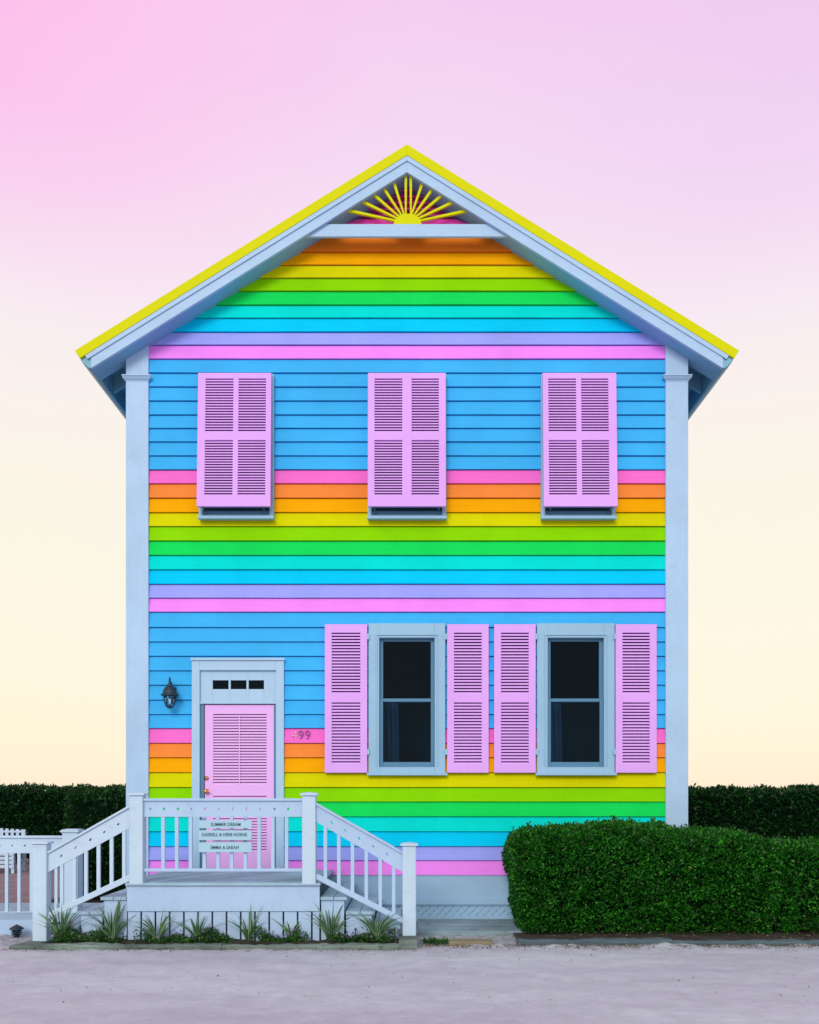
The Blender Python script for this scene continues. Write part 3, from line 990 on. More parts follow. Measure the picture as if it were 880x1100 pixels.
def holed_board(mb, xa, xb, za, zb, ha, hb, holes, y0, y1, rad=.017):
    """board from x=xa to xb; bottom edge za->zb, height ha; sheared with the slope; diamond holes at given x"""
    def bot(x): return za + (zb - za)*(x - xa)/(xb - xa)
    def top(x): return bot(x) + ha + (hb - ha)*(x - xa)/(xb - xa)
    holes = sorted(h for h in holes if xa + .03 < h < xb - .03)
    cuts = [xa] + [(holes[i] + holes[i+1])/2 for i in range(len(holes)-1)] + [xb] if holes else [xa, xb]
    V = []; Fc = []
    def v(x, y, z): V.append((x, y, z)); return len(V)-1
    sl = (zb - za)/(xb - xa)
    for i in range(len(cuts)-1):
        l, r = cuts[i], cuts[i+1]
        if not holes:
            idx = {}
            for y in (y0, y1): idx[y] = [v(l, y, bot(l)), v(r, y, bot(r)), v(r, y, top(r)), v(l, y, top(l))]
            Fc += [tuple(idx[y0]), tuple(idx[y1][::-1])]
            a, b = idx[y0], idx[y1]
            Fc += [(a[0], b[0], b[1], a[1]), (a[2], b[2], b[3], a[3])]
        else:
            h = holes[i]; m = (bot(h) + top(h))/2
            rr = rad * random.uniform(.8, 1.1)
            idx = {}
            for y in (y0, y1):
                q = [v(l, y, bot(l)), v(r, y, bot(r)), v(r, y, top(r)), v(l, y, top(l))]
                dmd = [v(h, y, m - rr), v(h + rr, y, m + sl*rr), v(h, y, m + rr), v(h - rr, y, m - sl*rr)]
                idx[y] = q + dmd
                fs = [(0,1,4),(1,5,4),(1,2,5),(2,6,5),(2,3,6),(3,7,6),(3,0,7),(0,4,7)]
                Fc += [tuple(idx[y][k] for k in (f if y == y0 else f[::-1])) for f in fs]
            a, b = idx[y0], idx[y1]
            Fc += [(a[0], b[0], b[1], a[1]), (a[2], b[2], b[3], a[3])]
            for k in range(4):
                k2 = (k+1) % 4
                Fc.append((a[4+k], a[4+k2], b[4+k2], b[4+k]))
        if i == 0: Fc.append((a[0], a[3], b[3], b[0]))
        if i == len(cuts)-2: Fc.append((a[1], b[1], b[2], a[2]))
    mb.add(V, Fc)

def railing(p0, p1, t0, t1, b0, b1, lt0, lt1, lb0, lb1, holes, bal, d=PD, parent=porch, nm='railing', mat='white'):
    """top board rows t0->b0 at p0 and t1->b1 at p1; lower rail rows lt..lb; baluster columns bal"""
    Xa, Xb = wx(p0, d), wx(p1, d)
    Z = lambda p: wz(p, d)
    mb = MB()
    holed_board(mb, Xa, Xb, Z(b0), Z(b1), Z(t0) - Z(b0), Z(t1) - Z(b1), [wx(h, d) for h in holes], d + .0, d + .038)
    r = mb.build(nm, M[mat], parent)
    mb = MB()
    c = .026
    a = [(Xa, d - .025, Z(t0) + .001), (Xb, d - .025, Z(t1) + .001), (Xb, d - .025, Z(t1) + .001 + c), (Xa, d - .025, Z(t0) + .001 + c)]
    b = [(x, d + .075, z) for x, y, z in a]
    mb.hexa(a, b); mb.build('handrail', M[mat], r, bevel=.004)
    mb = MB()
    a = [(Xa, d - .006, Z(lb0)), (Xb, d - .006, Z(lb1)), (Xb, d - .006, Z(lt1)), (Xa, d - .006, Z(lt0))]
    b = [(x, d + .05, z) for x, y, z in a]
    mb.hexa(a, b); mb.build('bottom_rail', M[mat], r, bevel=.003)
    for q in bal:
        t = (q - p0)/(p1 - p0)
        zb_ = Z(lt0) + (Z(lt1) - Z(lt0))*t - .01
        zt_ = Z(b0) + (Z(b1) - Z(b0))*t + .012
        x = wx(q, d); w_ = .0185
        mb = MB(); mb.box(x - w_, x + w_, d + .0385 if False else d + .004, d + .034, zb_, zt_)
        mb.v = mb.v
        mb.build('baluster', M[mat], r, bevel=.002)
    return r

HB = [175 + 14.75*k for k in range(10)]
railing(154.5, 325, 860.5, 860.5, 877.5, 877.5, 933, 933, 936.3, 936.3, [147+14.8*k for k in range(1, 12)], HB)
railing(339.5, 432.5, 865, 917.5, 882.6, 936.5, 938, 985.5, 944.5, 992, [356.5, 371, 386, 401, 416], [349.5, 364, 378.7, 393.5, 408.5, 423])
railing(51.5, 140, 917.5, 867.5, 937, 889, 980.5, 939, 987, 946, [66, 81.5, 97, 112, 127], [66, 79.5, 92, 105.5, 119.5, 133], mat='white_l')

# ------------------------------------------------------------------ name sign on the railing
sgn_d = PD - .03
sign = thing('name_sign', 'pale blue sign of three lettered boards hung on the porch railing before the door', 'sign', (wx(243, sgn_d), sgn_d, wz(916, sgn_d)))
for (y0, y1, tx_, w0, w1) in ((881.3, 889.8, 'SUMMER DREAM', 226.5, 258.5), (892.0, 902.6, 'DARRELL & HERB HORNE', 217, 265.5), (905.0, 915.6, 'EMMA & SARAH', 226.5, 256.5)):
    mb = MB(); mb.box(wx(213.5, sgn_d), wx(270.5, sgn_d), sgn_d, sgn_d + .02, wz(y1, sgn_d), wz(y0, sgn_d))
    b = mb.build('board', M['signboard'], sign, bevel=.002)
    zc = wz((y0 + y1)/2 - (.8 if 'HORNE' in tx_ else 0), sgn_d)
    text_obj(tx_, .05, M['ink'], (wx((w0 + w1)/2, sgn_d), sgn_d - .0015, zc), b, 'lettering', width=(w1-w0)*sgn_d/F, height=.036)
mb = MB()
for px in (218.5, 262.5):
    mb.box(wx(px - .8, sgn_d), wx(px + .8, sgn_d), sgn_d + .0205, sgn_d + .033, wz(915, sgn_d), wz(879, sgn_d))
mb.build('hanger', M['steel'], sign)

# ------------------------------------------------------------------ left fence
FD = 11.05
fence = thing('fence', 'low white baluster fence joining the left foot of the porch stair, running out of frame', 'fence', (wx(75, FD), FD, 0))
newel(68, 84.5, 891.5, 985, d=FD, dep=.19, parent=fence, zb=.13, nm='post', rnd=True)
fb = [60 - 13.3*k for k in range(34)]
railing(-395, 68, 900.3, 900.3, 916.5, 916.5, 979.5, 979.5, 984.5, 984.5, [66.5 - 13.3*k for k in range(0, 34)], fb, d=FD, parent=fence, mat='white_l')
mb = MB(); xe = wx(-395, FD); mb.box(xe - .16, xe, FD - .05, FD + .11, .13, wz(893, FD))
mb.build('post', M['white_l'], fence, bevel=.006)
mb = MB()
for k in range(4):
    xx = wx(20 - 100*k, FD); mb.box(xx - .04, xx + .04, FD + .0, FD + .05, .13, wz(985, FD) + .01)
mb.build('foot', M['white_l'], fence)

def S(o, **kw):
    o['kind'] = 'structure'
    for k, v in kw.items(): o[k] = v
    return o

# platform under the fence
mb = MB()
xL, xR = -9.0, wx(55, 10.45)
y = 10.42
while y < 11.95:
    mb.box(xL, xR + .35, y, y + .135, .135, .165 + wav(.001)); y += .142
S(mb.build('boardwalk', M['deck']))
mb = MB(); mb.box(xL, xR - .0, 10.385, 10.415, -.02, .160)
S(mb.build('boardwalk_edge', M['white']))

# ------------------------------------------------------------------ ground
def sheet(name, x0, x1, y0, y1, z, mat, nx=1, ny=1, amp=0.0):
    mb = MB()
    vs = []; fs = []
    for j in range(ny+1):
        for i in range(nx+1):
            x = x0 + (x1-x0)*i/nx; y = y0 + (y1-y0)*j/ny
            e = 0 if amp == 0 or i in (0, nx) or j in (0, ny) else noise.noise(Vector((x*3, y*3, 0)))*amp + noise.noise(Vector((x*14, y*14, 5)))*amp*.5
            if name == 'sand_yard':
                e += max(0, noise.noise(Vector((x*1.7, 2, 8))) + .5*noise.noise(Vector((x*7, y*5, 8))) + (.05 if x > .1 else -.15))*.045*math.exp(-((y - 9.63)/.16)**2)
            vs.append((x, y, z + e))
    for j in range(ny):
        for i in range(nx):
            a = j*(nx+1) + i
            fs.append((a, a+1, a+nx+2, a+nx+1))
    mb.add(vs, fs)
    return S(mb.build(name, mat, smooth=True))
sheet('ground', -600, 600, -400, 1200, -.004 - .01, M['ground'])
sheet('sand_yard', -9, 9, 2, 13, 0.0, M['ground'], 560, 330, .012)
sheet('brick_patio', -14, -3.6, 12.0, 20.4, .004 + .012, M['brick'])
S(sheet('hedge_bed', wx(557, 9.8), 9, 9.78, 11.3, .028, M['soil'], 60, 14, .02))
sheet('flower_bed', px_(62), px_(429), 9.50, 9.80, .045, M['soil'], 80, 8, .03)
sheet('side_bed', -5.2, -3.45, 12.4, 20.4, .03, M['soil'], 8, 30, .02)
sheet('rear_bed', 3.45, 14, 12.5, 16.4, .03, M['soil'], 30, 8, .02)

# plank walk at the foot of the wall
mb = MB()
mb.box(px_(450), 1.32, 10.34, 10.83, -.02, .046); mb.box(px_(450), 1.32, 10.836, 11.30, -.02, .05)
S(mb.build('plank_walk', M['greyboard'], bevel=.006))

# kerbs: weathered timbers round the flower bed
mb = MB()
def timber(mb, x0, x1, y0, y1, z0, z1, n=24, amp=.008):
    """slightly worn long timber along x"""
    vs = []; fs = []
    for i in range(n+1):
        x = x0 + (x1-x0)*i/n
        for (yy, zz) in ((y0, z0), (y1, z0), (y1, z1), (y0 + .015, z1), (y0, z1 - .015)):
            e = amp*noise.noise(Vector((x*4, yy*9, zz*9))) + amp*.6*noise.noise(Vector((x*15, yy*9, zz*19)))
            vs.append((x, yy + e*.7, zz + (e if zz > z0 else 0)))
    m = 5
    for i in range(n):
        for k in range(m):
            k2 = (k+1) % m
            fs.append((i*m+k, i*m+k2, (i+1)*m+k2, (i+1)*m+k))
    fs.append(tuple(range(m-1, -1, -1))); fs.append(tuple(n*m + k for k in range(m)))
    mb.add(vs, fs)
timber(mb, wx(38, 9.42), wx(238, 9.42), 9.40, 9.51, -.03, .048, 90, .014)
timber(mb, wx(238.6, 9.42), wx(429, 9.42), 9.40, 9.51, -.03, .044, 70, .014)
S(mb.build('timber_kerb', M['stained']))
mb = MB()
a = [(wx(10, 9.42), 9.40, -.02), (wx(38, 9.42), 9.40, -.02), (wx(62, 10.0), 9.98, -.02), (wx(48, 10.0), 9.98, -.02)]
b = [(x, y, .04) for x, y, z in a]
mb.add(a + b, [(0,3,2,1),(4,5,6,7),(0,1,5,4),(1,2,6,5),(2,3,7,6),(3,0,4,7)])
S(mb.build('timber_kerb_end', M['stained'], bevel=.008))
mb = MB()
timber(mb, wx(556, 9.7), wx(722, 9.7), 9.68, 9.79, -.03, .052, 70, .016)
timber(mb, wx(722.6, 9.7), 9.0, 9.69, 9.80, -.03, .038, 120, .018)
S(mb.build('kerb', M['kerb']))

# ------------------------------------------------------------------ foliage
def leaf_mesh(name, P, Nn, size, mats, parent=None, asp=.5, mi=None, droop=.0, off=(0,0,0)):
    n = len(P)
    s = size * rng.uniform(.6, 1.25, n)
    D = rng.normal(size=(n, 3)); D /= np.linalg.norm(D, axis=1)[:, None]
    A = Nn*.75 + D*.85; A[:, 2] += .25 - droop
    A /= np.linalg.norm(A, axis=1)[:, None]                     # leaf axis (points outwards)
    B = np.cross(A, rng.normal(size=(n, 3))); B /= np.linalg.norm(B, axis=1)[:, None]
    C = np.cross(A, B)
    hw = s*asp*.5
    v = np.empty((n, 4, 3))
    v[:, 0] = P
    v[:, 1] = P + A*(s*.45)[:, None] + B*hw[:, None] + C*(hw*.35)[:, None]
    v[:, 2] = P + A*s[:, None]
    v[:, 3] = P + A*(s*.45)[:, None] - B*hw[:, None] + C*(hw*.35)[:, None]
    v = v.reshape(-1, 3) - np.array(off)
    me = bpy.data.meshes.new(name)
    me.vertices.add(4*n); me.vertices.foreach_set('co', v.ravel())
    me.loops.add(4*n); me.loops.foreach_set('vertex_index', np.arange(4*n))
    me.polygons.add(n); me.polygons.foreach_set('loop_start', np.arange(0, 4*n, 4))
    if not isinstance(mats, (list, tuple)): mats = [mats]
    for m in mats: me.materials.append(m)
    if mi is not None: me.polygons.foreach_set('material_index', mi)
    me.update(calc_edges=True)
    o = bpy.data.objects.new(name, me); COL.objects.link(o)
    if parent: o.parent = parent
    return o

def fbm(p, s):
    return noise.noise(Vector(p)*s)*.6 + noise.noise(Vector(p)*s*2.7 + Vector((3, 1, 7)))*.3

def hedge(label, x0, x1, y0, y1, top, dens, size, mat, rad=.2, lump=.05, faces='FTLRB', seed=0, group=None, loose=.10, holes=.0):
    """clipped hedge: dark inner mass, stems and many single leaves over an uneven rounded box"""
    h = thing('hedge', label, 'hedge', ((x0+x1)/2, (y0+y1)/2, 0), group)
    zt = max(top(x) for x in np.linspace(x0, x1, 40))
    def shape(p):
        """box surface point -> rounded, lumpy point and its normal"""
        x, y, z = p
        tz = top(x)
        z = z*tz/zt
        c = np.array([min(max(x, x0+rad), x1-rad), min(max(y, y0+rad), y1-rad), min(z, tz-rad)])
        d = np.array([x, y, z]) - c
        L = np.linalg.norm(d)
        nn = d/L if L > 1e-6 else np.array([0, 0, 1.])
        q = c + nn*rad
        k = fbm((q[0] + seed, q[1], q[2]), 1.3)*lump*1.3 + fbm((q[0], q[1] + seed, q[2]), 5.0)*lump
        # clipped foot: narrows slightly towards the ground
        k -= .13*max(0, .75 - z)/.75 * (1 if nn[2] < .5 else 0) * (1 if tz < 1.4 else .6)
        return q + nn*k, nn, k
    area = {'F': (x1-x0)*zt, 'B': (x1-x0)*zt, 'L': (y1-y0)*zt, 'R': (y1-y0)*zt, 'T': (x1-x0)*(y1-y0)}
    P, Q = [], []
    for f in faces:
        n = int(area[f]*dens*(.25 if f == 'B' else 1))
        u = rng.random((n, 2))
        for a, b in u:
            X = x0 + (x1-x0)*a; Y = y0 + (y1-y0)*a
            p = {'F': (X, y0, .05 + (zt-.05)*b), 'B': (X, y1, .05 + (zt-.05)*b), 'L': (x0, Y, .05 + (zt-.05)*b), 'R': (x1, Y, .05 + (zt-.05)*b),
                 'T': (X, y0 + (y1-y0)*b, zt)}[f]
            q, nn, k = shape(p)
            if fbm((q[0] + 9 + seed, q[1]*1.3, q[2]*1.4), 6.5) > .16 and rng.random() < .9:
                if rng.random() < .45: continue
                q = q - nn*.08
            e = rng.random()
            q = q - nn*(loose*e*e*1.2)
            if nn[2] > .3 and fbm((q[0]*1.0 + seed, q[1]*1.0, 3), 9.0) > .22:      # stray shoots on the clipped top
                q = q + np.array([0, 0, .055*rng.random()])
            P.append(q); Q.append(nn)
    P = np.array(P); Q = np.array(Q)
    P[:, 2] = np.maximum(P[:, 2], .03)
    dead = (rng.random(len(P)) < .006).astype(int)
    leaf_mesh('foliage', P, Q, size, [mat, M['litter']], h, off=h.location, mi=dead)
    # inner mass
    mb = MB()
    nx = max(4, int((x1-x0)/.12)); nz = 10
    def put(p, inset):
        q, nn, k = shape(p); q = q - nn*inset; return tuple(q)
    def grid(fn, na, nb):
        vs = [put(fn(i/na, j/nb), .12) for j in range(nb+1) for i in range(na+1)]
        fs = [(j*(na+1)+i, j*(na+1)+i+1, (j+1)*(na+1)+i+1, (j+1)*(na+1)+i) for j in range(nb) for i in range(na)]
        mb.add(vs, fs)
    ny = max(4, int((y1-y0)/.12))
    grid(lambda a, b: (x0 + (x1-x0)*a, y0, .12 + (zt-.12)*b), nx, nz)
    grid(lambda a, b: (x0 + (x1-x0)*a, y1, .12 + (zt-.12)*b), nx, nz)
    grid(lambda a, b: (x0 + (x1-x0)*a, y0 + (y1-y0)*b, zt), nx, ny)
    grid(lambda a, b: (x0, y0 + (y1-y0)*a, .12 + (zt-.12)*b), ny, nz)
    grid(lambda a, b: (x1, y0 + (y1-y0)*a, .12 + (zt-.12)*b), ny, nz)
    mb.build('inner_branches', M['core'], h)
    x = x0 + .25
    while x < x1 - .1:
        mb = MB()
        yy = (y0+y1)/2 + random.uniform(-.2, .1)
        mb.tube([(x, yy, 0), (x + wav(.03), yy + wav(.03), .25), (x + wav(.08), yy + wav(.1), .6)], random.uniform(.012, .022), 6)
        x += random.uniform(.25, .45)
        mb.build('stem', M['twig'], h)
    return h

def topA(x):
    t = 1.145 + .05*math.sin((x - 1.0)*1.5) * (1 if x < 3 else .6)
    t += .035*math.exp(-((x - 2.35)/.25)**2)
    if x > 3.55: t -= (x - 3.55)*.22
    return t
hedge('clipped box-shaped green hedge in front of the right half of the house wall', 1.13, 4.15, 10.12, 11.12, topA, 8600, .040, M['leaf'], rad=.25, lump=.06, seed=3)
hedge('lower clipped hedge at the right edge, continuing from the taller one before the wall', 4.0, 7.6, 10.10, 11.1, lambda x: 1.01 + .02*math.sin(x*2), 5500, .042, M['leaf'], rad=.25, lump=.06, seed=17)
tb = lambda x: 1.60 + .08*noise.noise(Vector((x*2.2, 0, 4))) + .05*noise.noise(Vector((x*6, 3, 4)))
hedge('tall dark hedge behind the house at the right, above the front hedge', 3.62, 13.0, 15.0, 16.2, lambda x: tb(x) + .02, 2300, .062, M['leafdark'], rad=.12, lump=.07, faces='FTL', seed=31, loose=.2)
hedge('tall dark hedge at the far left behind the brick patio and bench', -14.5, -4.7, 20.2, 21.4, lambda x: tb(x) + .06, 1500, .075, M['leafdark'], rad=.15, lump=.09, faces='FTR', seed=47, loose=.2)
hedge('dark hedge along the left side of the house, behind the porch stair', -4.9, -3.62, 13.2, 20.1, lambda x: 1.60 + .04*noise.noise(Vector((x*2, 9, 0))), 1500, .062, M['leafdark'], rad=.15, lump=.07, faces='FTL', seed=59, loose=.2)

# variegated flax clumps
def flax(px, top_py, spread, nb, label, seed):
    rd = random.Random(seed)
    y = 9.66 + rd.uniform(-.03, .05)
    x = wx(px, y)
    H = (wz(top_py, y) - .03)*1.12
    t = thing('flax_plant', label, 'plant', (x, y, .03), 'striped flax plants in the bed below the porch')
    mb = MB()
    for k in range(int(nb*1.05)):
        a = rd.uniform(0, 2*math.pi); lean = rd.random()**.7 * spread * 1.25
        L = H * rd.uniform(.62, 1.08); w = rd.uniform(.006, .0125)
        dx, dy = math.cos(a), math.sin(a)*.75
        bx, by = x + dx*.02, y + dy*.02
        sd = Vector((-dy, dx, 0)).normalized() if rd.random() < .4 else Vector((1, rd.uniform(-.4, .4), 0)).normalized()
        n = 6; rows = []
        for j in range(n+1):
            s_ = j/n
            ho = lean*L*(s_**1.7)
            zz = .03 + L*(s_ - .35*lean*s_**2.4)
            c_ = Vector((bx + dx*ho, by + dy*ho, zz))
            ww = w*(1 - s_**2.2)*(.7 + .6*math.sin(min(1, s_*2)*1.57))
            rows.append((c_ - sd*ww, c_ - sd*ww*.5 + Vector((0, .002, 0)), c_ + sd*ww*.5 + Vector((0, .002, 0)), c_ + sd*ww))
        o = len(mb.v)
        for r_ in rows: mb.v += [tuple(p) for p in r_]
        for j in range(n):
            for q in range(3):
                i0 = o + j*4 + q
                mb.f.append((i0, i0+1, i0+5, i0+4)); mb.m.append(0 if q == 1 else 1)
    mb.build('blades', [M['flaxg'], M['flaxc']], t)
FL = [(66, 968, .75, 34, 'tall striped flax clump at the left end of the bed, beside the stair post'),
      (121, 968, .95, 40, 'large spreading flax clump under the left stair flight'),
      (170, 978, .95, 26, 'low flax clump left of centre below the porch, third from the left'),
      (212, 979, .85, 24, 'smallest upright flax clump, fourth from the left below the porch'),
      (267, 973, .9, 32, 'broad flax clump below the porch skirting right of the sign'),
      (313, 980, .8, 20, 'thin sparse flax clump near the right end of the porch skirting'),
      (355, 969, .85, 34, 'tall dark-green flax clump at the corner of porch and right stair'),
      (405, 973, .8, 38, 'bushy flax clump at the right end of the bed beside the newel post')]
for i, a in enumerate(FL): flax(*a, seed=100+i)

# ground cover in the bed
n = 19000
gx = rng.uniform(px_(64), px_(426), n)
dens = np.array([noise.noise(Vector((x*2.6, 3, 0))) for x in gx])
keep = rng.random(n) < .5 + dens*1.2
gx = gx[keep]; n = len(gx)
hgt = np.array([max(.15, .5 + noise.noise(Vector((x*4.1, 0, 9)))) for x in gx])
P = np.stack([gx, rng.uniform(9.53, 9.78, n), .035 + rng.random(n)*.15*hgt], 1)
Nn = np.tile(np.array([[0, -.3, .6]]), (n, 1))
mi = (rng.random(n) < .035).astype(int)
P[mi == 1, 2] += .05
o = leaf_mesh('ground_cover', P, Nn, .030, [M['cover'], M['flower']], asp=.55, mi=mi)
tag(o, 'low green ground cover with tiny mauve flowers filling the bed below the porch', 'ground cover', kind='stuff')
# weeds beside the stone
n = 320
P = np.stack([rng.normal(wx(470, 9.75), .085, n), rng.normal(9.78, .06, n), np.full(n, .008)], 1)
mx_ = rng.uniform(1.1, 6, 2600); my_ = 9.66 - np.abs(rng.normal(0, .07, 2600))
mk = np.array([noise.noise(Vector((a*2.3, b*5, 1))) > .05 for a, b in zip(mx_, my_)])
P = np.concatenate([P, np.stack([mx_, my_, np.full(2600, .002)], 1)[mk]]); n = len(P)
o = leaf_mesh('grass', P, np.tile(np.array([[0, -.1, 1.]]), (n, 1)), np.where(np.arange(n) < 320, .05, .016), M['cover'], asp=.3)
tag(o, 'weeds tufted beside the tan stone and moss specks along the kerb under the hedge', 'grass', kind='stuff')
n = 2600
u = rng.random(n)
P = np.stack([rng.uniform(.1, 6, n), 9.67 - np.abs(rng.normal(0, .12, n)), np.full(n, .006)], 1)
P2 = np.stack([rng.uniform(1.0, 6, 500), rng.uniform(9.82, 10.3, 500), np.full(500, .045)], 1)
P3 = np.stack([rng.uniform(-4.5, 4.5, 160), rng.uniform(7.0, 9.4, 160)**1.0, np.full(160, .006)], 1)
P4 = np.stack([rng.uniform(-4.5, .1, 420), 9.39 - np.abs(rng.normal(0, .05, 420)), np.full(420, .006)], 1)
PA = np.concatenate([P, P2, P3, P4])
o = leaf_mesh('leaf_litter', PA, np.tile(np.array([[0, 0, .15]]), (len(PA), 1)), .019, M['litter'], asp=.6, droop=.25)
tag(o, 'scattered dry leaves and crumbs along the kerbs and on the sand', 'leaf litter', kind='stuff')

# tan stone
mb = MB()
sx0, sx1 = wx(482, 9.75), wx(529, 9.75)
pts = [(sx0, 9.66), (sx0 + .14, 9.648), (sx1 - .2, 9.66), (sx1, 9.65), (sx1 + .01, 9.80), (sx1 - .05, 9.845), (sx0 + .1, 9.85), (sx0 - .01, 9.83)]
mb.prism_z(pts, -.02, .040)
tag(mb.build('stepping_stone', M['slab'], bevel=.01), 'flat tan stone slab lying on the sand right of the newel post', 'stone')

# path light
d = 10.22; x = wx(18, d)
pl_ = thing('path_light', 'small black tiered garden light on the sand before the boardwalk edge', 'garden light', (x, d, 0))
mb = MB(); mb.lathe(x, d, [(.03, -.03), (.03, .02), (.055, .024), (.055, .032), (.02, .036), (.02, .05)], 20)
mb.build('base', M['black'], pl_)
mb = MB(); mb.lathe(x, d, [(.036, .05), (.038, .085)], 20)
mb.build('lens', M['lampglass'], pl_)
for z0, r in ((.046, .062), (.066, .060)):
    mb = MB(); mb.lathe(x, d, [(r, z0), (r, z0 + .005), (.04, z0 + .010)], 20); mb.build('louvre_ring', M['black'], pl_)
mb = MB(); mb.lathe(x, d, [(.076, .086), (.078, .092), (.062, .108), (.035, .124), (.010, .134), (.004, .140)], 20)
mb.build('cap', M['black'], pl_, smooth=True)

# thin stake in the bed
d = 9.7; x = wx(382, d)
st = MB(); st.tube([(x, d, .0), (x, d, .155)], .005, 8); st.lathe(x, d, [(.014, .155), (.016, .160), (.010, .172)], 12)
tag(st.build('sprinkler_stake', M['black']), 'thin black sprinkler stake standing between the two right-most flax clumps', 'sprinkler')

# bench on the patio
bd = 18.2
bx1 = wx(21, bd); bx0 = bx1 - 1.6
bench = thing('garden_bench', 'white slatted garden bench on the brick patio before the far left hedge', 'bench', ((bx0+bx1)/2, bd, 0))
mb = MB()
for k in range(5): mb.box(bx0, bx1, bd - .25 + k*.11, bd - .25 + k*.11 + .09, .42, .445)
for k in range(4): mb.box(bx0, bx1, bd - .27, bd - .25, .12 + k*.08, .12 + k*.08 + .06)
mb.build('seat', M['white_l'], bench)
mb = MB()
for k in range(15):
    xx = bx0 + .03 + k*(bx1 - bx0 - .12)/14
    mb.box(xx, xx + .06, bd + .30, bd + .32, .50, .84 + .03*math.sin(k/14*math.pi))
mb.box(bx0, bx1, bd + .295, bd + .325, .78, .82); mb.box(bx0, bx1, bd + .295, bd + .325, .50, .54)
mb.build('backrest', M['white_l'], bench)
for xx in (bx0, bx1 - .06):
    for yy in (bd - .25, bd + .27):
        mb = MB(); mb.box(xx, xx + .06, yy, yy + .06, 0.0, .62 if yy < bd else .84); mb.build('leg', M['white_l'], bench)
    mb = MB(); mb.box(xx - .02, xx + .08, bd - .28, bd + .32, .62, .645); mb.build('armrest', M['white_l'], bench)

# ------------------------------------------------------------------ sky and sun
w = bpy.data.worlds.new('World'); scene.world = w; w.use_nodes = True
nt = w.node_tree; L = nt.links
bg = nt.nodes['Background']
tc = N(nt, 'ShaderNodeTexCoord')
sp = N(nt, 'ShaderNodeSeparateXYZ'); L.new(tc.outputs['Generated'], sp.inputs[0])
ramp = N(nt, 'ShaderNodeValToRGB')
cr = ramp.color_ramp
stops = [(0.0, (252, 235, 207)), (.05, (252, 240, 211)), (.16, (251, 244, 219)), (.29, (250, 243, 225)), (.37, (249, 240, 232)), (.45, (247, 233, 240)),
         (.54, (244, 219, 242)), (.60, (243, 208, 240)), (.66, (243, 202, 240))]
cr.elements[0].position = 0; cr.elements[1].position = 1
def lc(c): return tuple(lin(v) for v in c) + (1,)
cr.elements[0].color = lc(stops[0][1]); cr.elements[1].color = tuple(v*1.0 for v in lc((236, 244, 255)))
for p, c in stops[1:]:
    e = cr.elements.new(p); e.color = lc(c)
L.new(sp.outputs['Z'], ramp.inputs[0])
# pink towards the upper left, lavender towards the upper right
def mixin(prev, col, xr, zr, amt):
    ax = N(nt, 'ShaderNodeMapRange', _interpolation_type='SMOOTHSTEP', **{'From Min': xr[0], 'From Max': xr[1]})
    L.new(sp.outputs['X'], ax.inputs['Value'])
    az = N(nt, 'ShaderNodeMapRange', _interpolation_type='SMOOTHSTEP', **{'From Min': zr[0], 'From Max': zr[1]})
    L.new(sp.outputs['Z'], az.inputs['Value'])
    mu = N(nt, 'ShaderNodeMath', _operation='MULTIPLY'); L.new(ax.outputs[0], mu.inputs[0]); L.new(az.outputs[0], mu.inputs[1])
    m2 = N(nt, 'ShaderNodeMath', _operation='MULTIPLY'); L.new(mu.outputs[0], m2.inputs[0]); m2.inputs[1].default_value = amt
    mx = N(nt, 'ShaderNodeMix', _data_type='RGBA')
    L.new(m2.outputs[0], mx.inputs['Factor']); L.new(prev, mx.inputs['A']); mx.inputs['B'].default_value = lc(col)
    return mx.outputs['Result']
out = mixin(ramp.outputs[0], (255, 172, 232), (.04, -.38), (.41, .66), 1.0)
out = mixin(out, (236, 198, 240), (.03, .33), (.38, .64), .7)
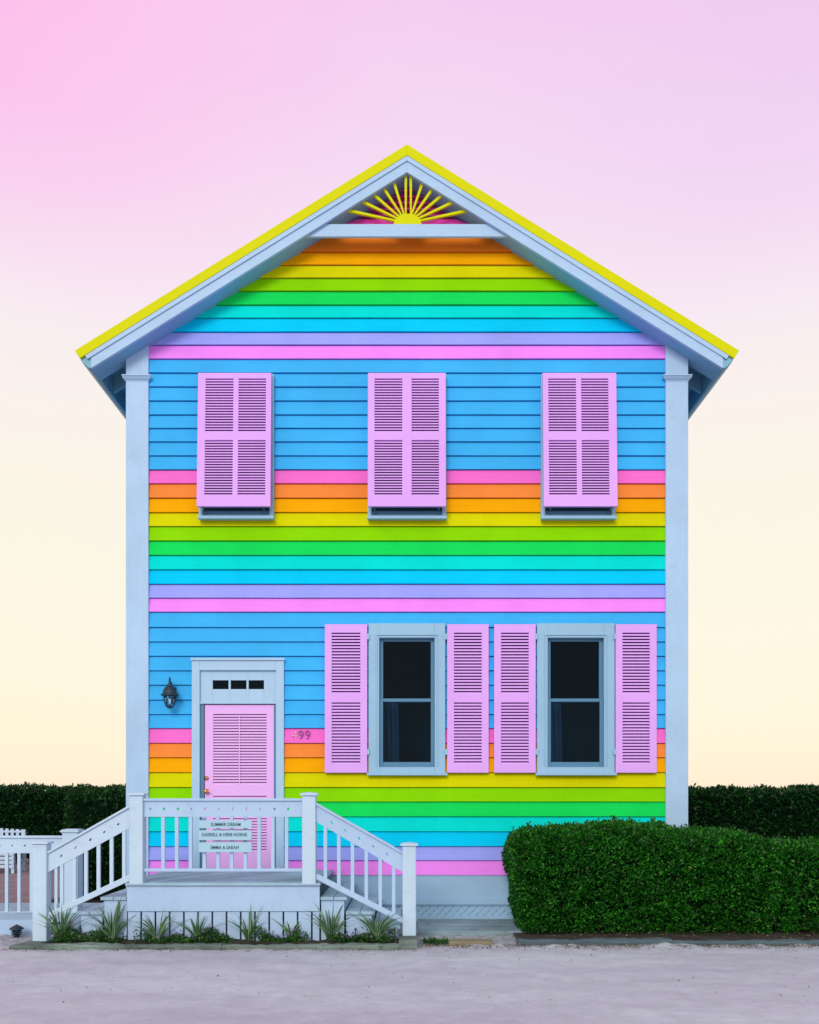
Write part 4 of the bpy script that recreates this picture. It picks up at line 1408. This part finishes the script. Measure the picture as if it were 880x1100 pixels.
# thin veils of cloud
mp = N(nt, 'ShaderNodeMapping', Scale=(1.0, 1.0, 3.5)); L.new(tc.outputs['Generated'], mp.inputs['Vector'])
cn = N(nt, 'ShaderNodeTexNoise', Scale=1.6, Detail=5.0, Roughness=.5); L.new(mp.outputs[0], cn.inputs['Vector'])
cm = N(nt, 'ShaderNodeMapRange', **{'From Min': .42, 'From Max': .72, 'To Min': 0.0, 'To Max': .22}); L.new(cn.outputs['Fac'], cm.inputs['Value'])
mx = N(nt, 'ShaderNodeMix', _data_type='RGBA'); L.new(cm.outputs[0], mx.inputs['Factor']); L.new(out, mx.inputs['A'])
mx.inputs['B'].default_value = lc((250, 240, 240))
out = mx.outputs['Result']
# the overcast is brighter and more neutral overhead and behind the viewer
bk = N(nt, 'ShaderNodeMapRange', _interpolation_type='SMOOTHSTEP', **{'From Min': .25, 'From Max': -.35}); L.new(sp.outputs['Y'], bk.inputs['Value'])
mb_ = N(nt, 'ShaderNodeMix', _data_type='RGBA'); L.new(bk.outputs[0], mb_.inputs['Factor']); L.new(out, mb_.inputs['A'])
mb_.inputs['B'].default_value = (.76, .82, .80, 1)
out = mb_.outputs['Result']
bg.inputs['Strength'].default_value = 1.0
L.new(out, bg.inputs['Color'])
# a little of the clear sky above the veil
sky = N(nt, 'ShaderNodeTexSky', _sky_type='NISHITA', _sun_disc=False)
sky.sun_elevation = R(22); sky.sun_rotation = R(195)
bg2 = N(nt, 'ShaderNodeBackground', Strength=.006); L.new(sky.outputs[0], bg2.inputs['Color'])
ads = N(nt, 'ShaderNodeAddShader'); L.new(bg.outputs[0], ads.inputs[0]); L.new(bg2.outputs[0], ads.inputs[1])
L.new(ads.outputs[0], nt.nodes['World Output'].inputs['Surface'])

sd = bpy.data.lights.new('sun', 'SUN'); sd.energy = 1.5; sd.angle = R(22); sd.color = (1, .97, .92)
so = bpy.data.objects.new('sun', sd); COL.objects.link(so)
v = Vector((.22, 1.0, -.48))            # travel of the light: from behind the camera, high
so.rotation_euler = v.to_track_quat('-Z', 'Y').to_euler(); so.location = (-3, -8, 14)

vs = scene.view_settings
vs.view_transform = 'Standard'; vs.look = 'None'; vs.exposure = 0.0; vs.gamma = 1.0; vs.use_curve_mapping = False
scene.render.engine = 'CYCLES'
scene.cycles.max_bounces = 6; scene.cycles.diffuse_bounces = 3; scene.cycles.transparent_max_bounces = 12
scene.cycles.use_denoising = True
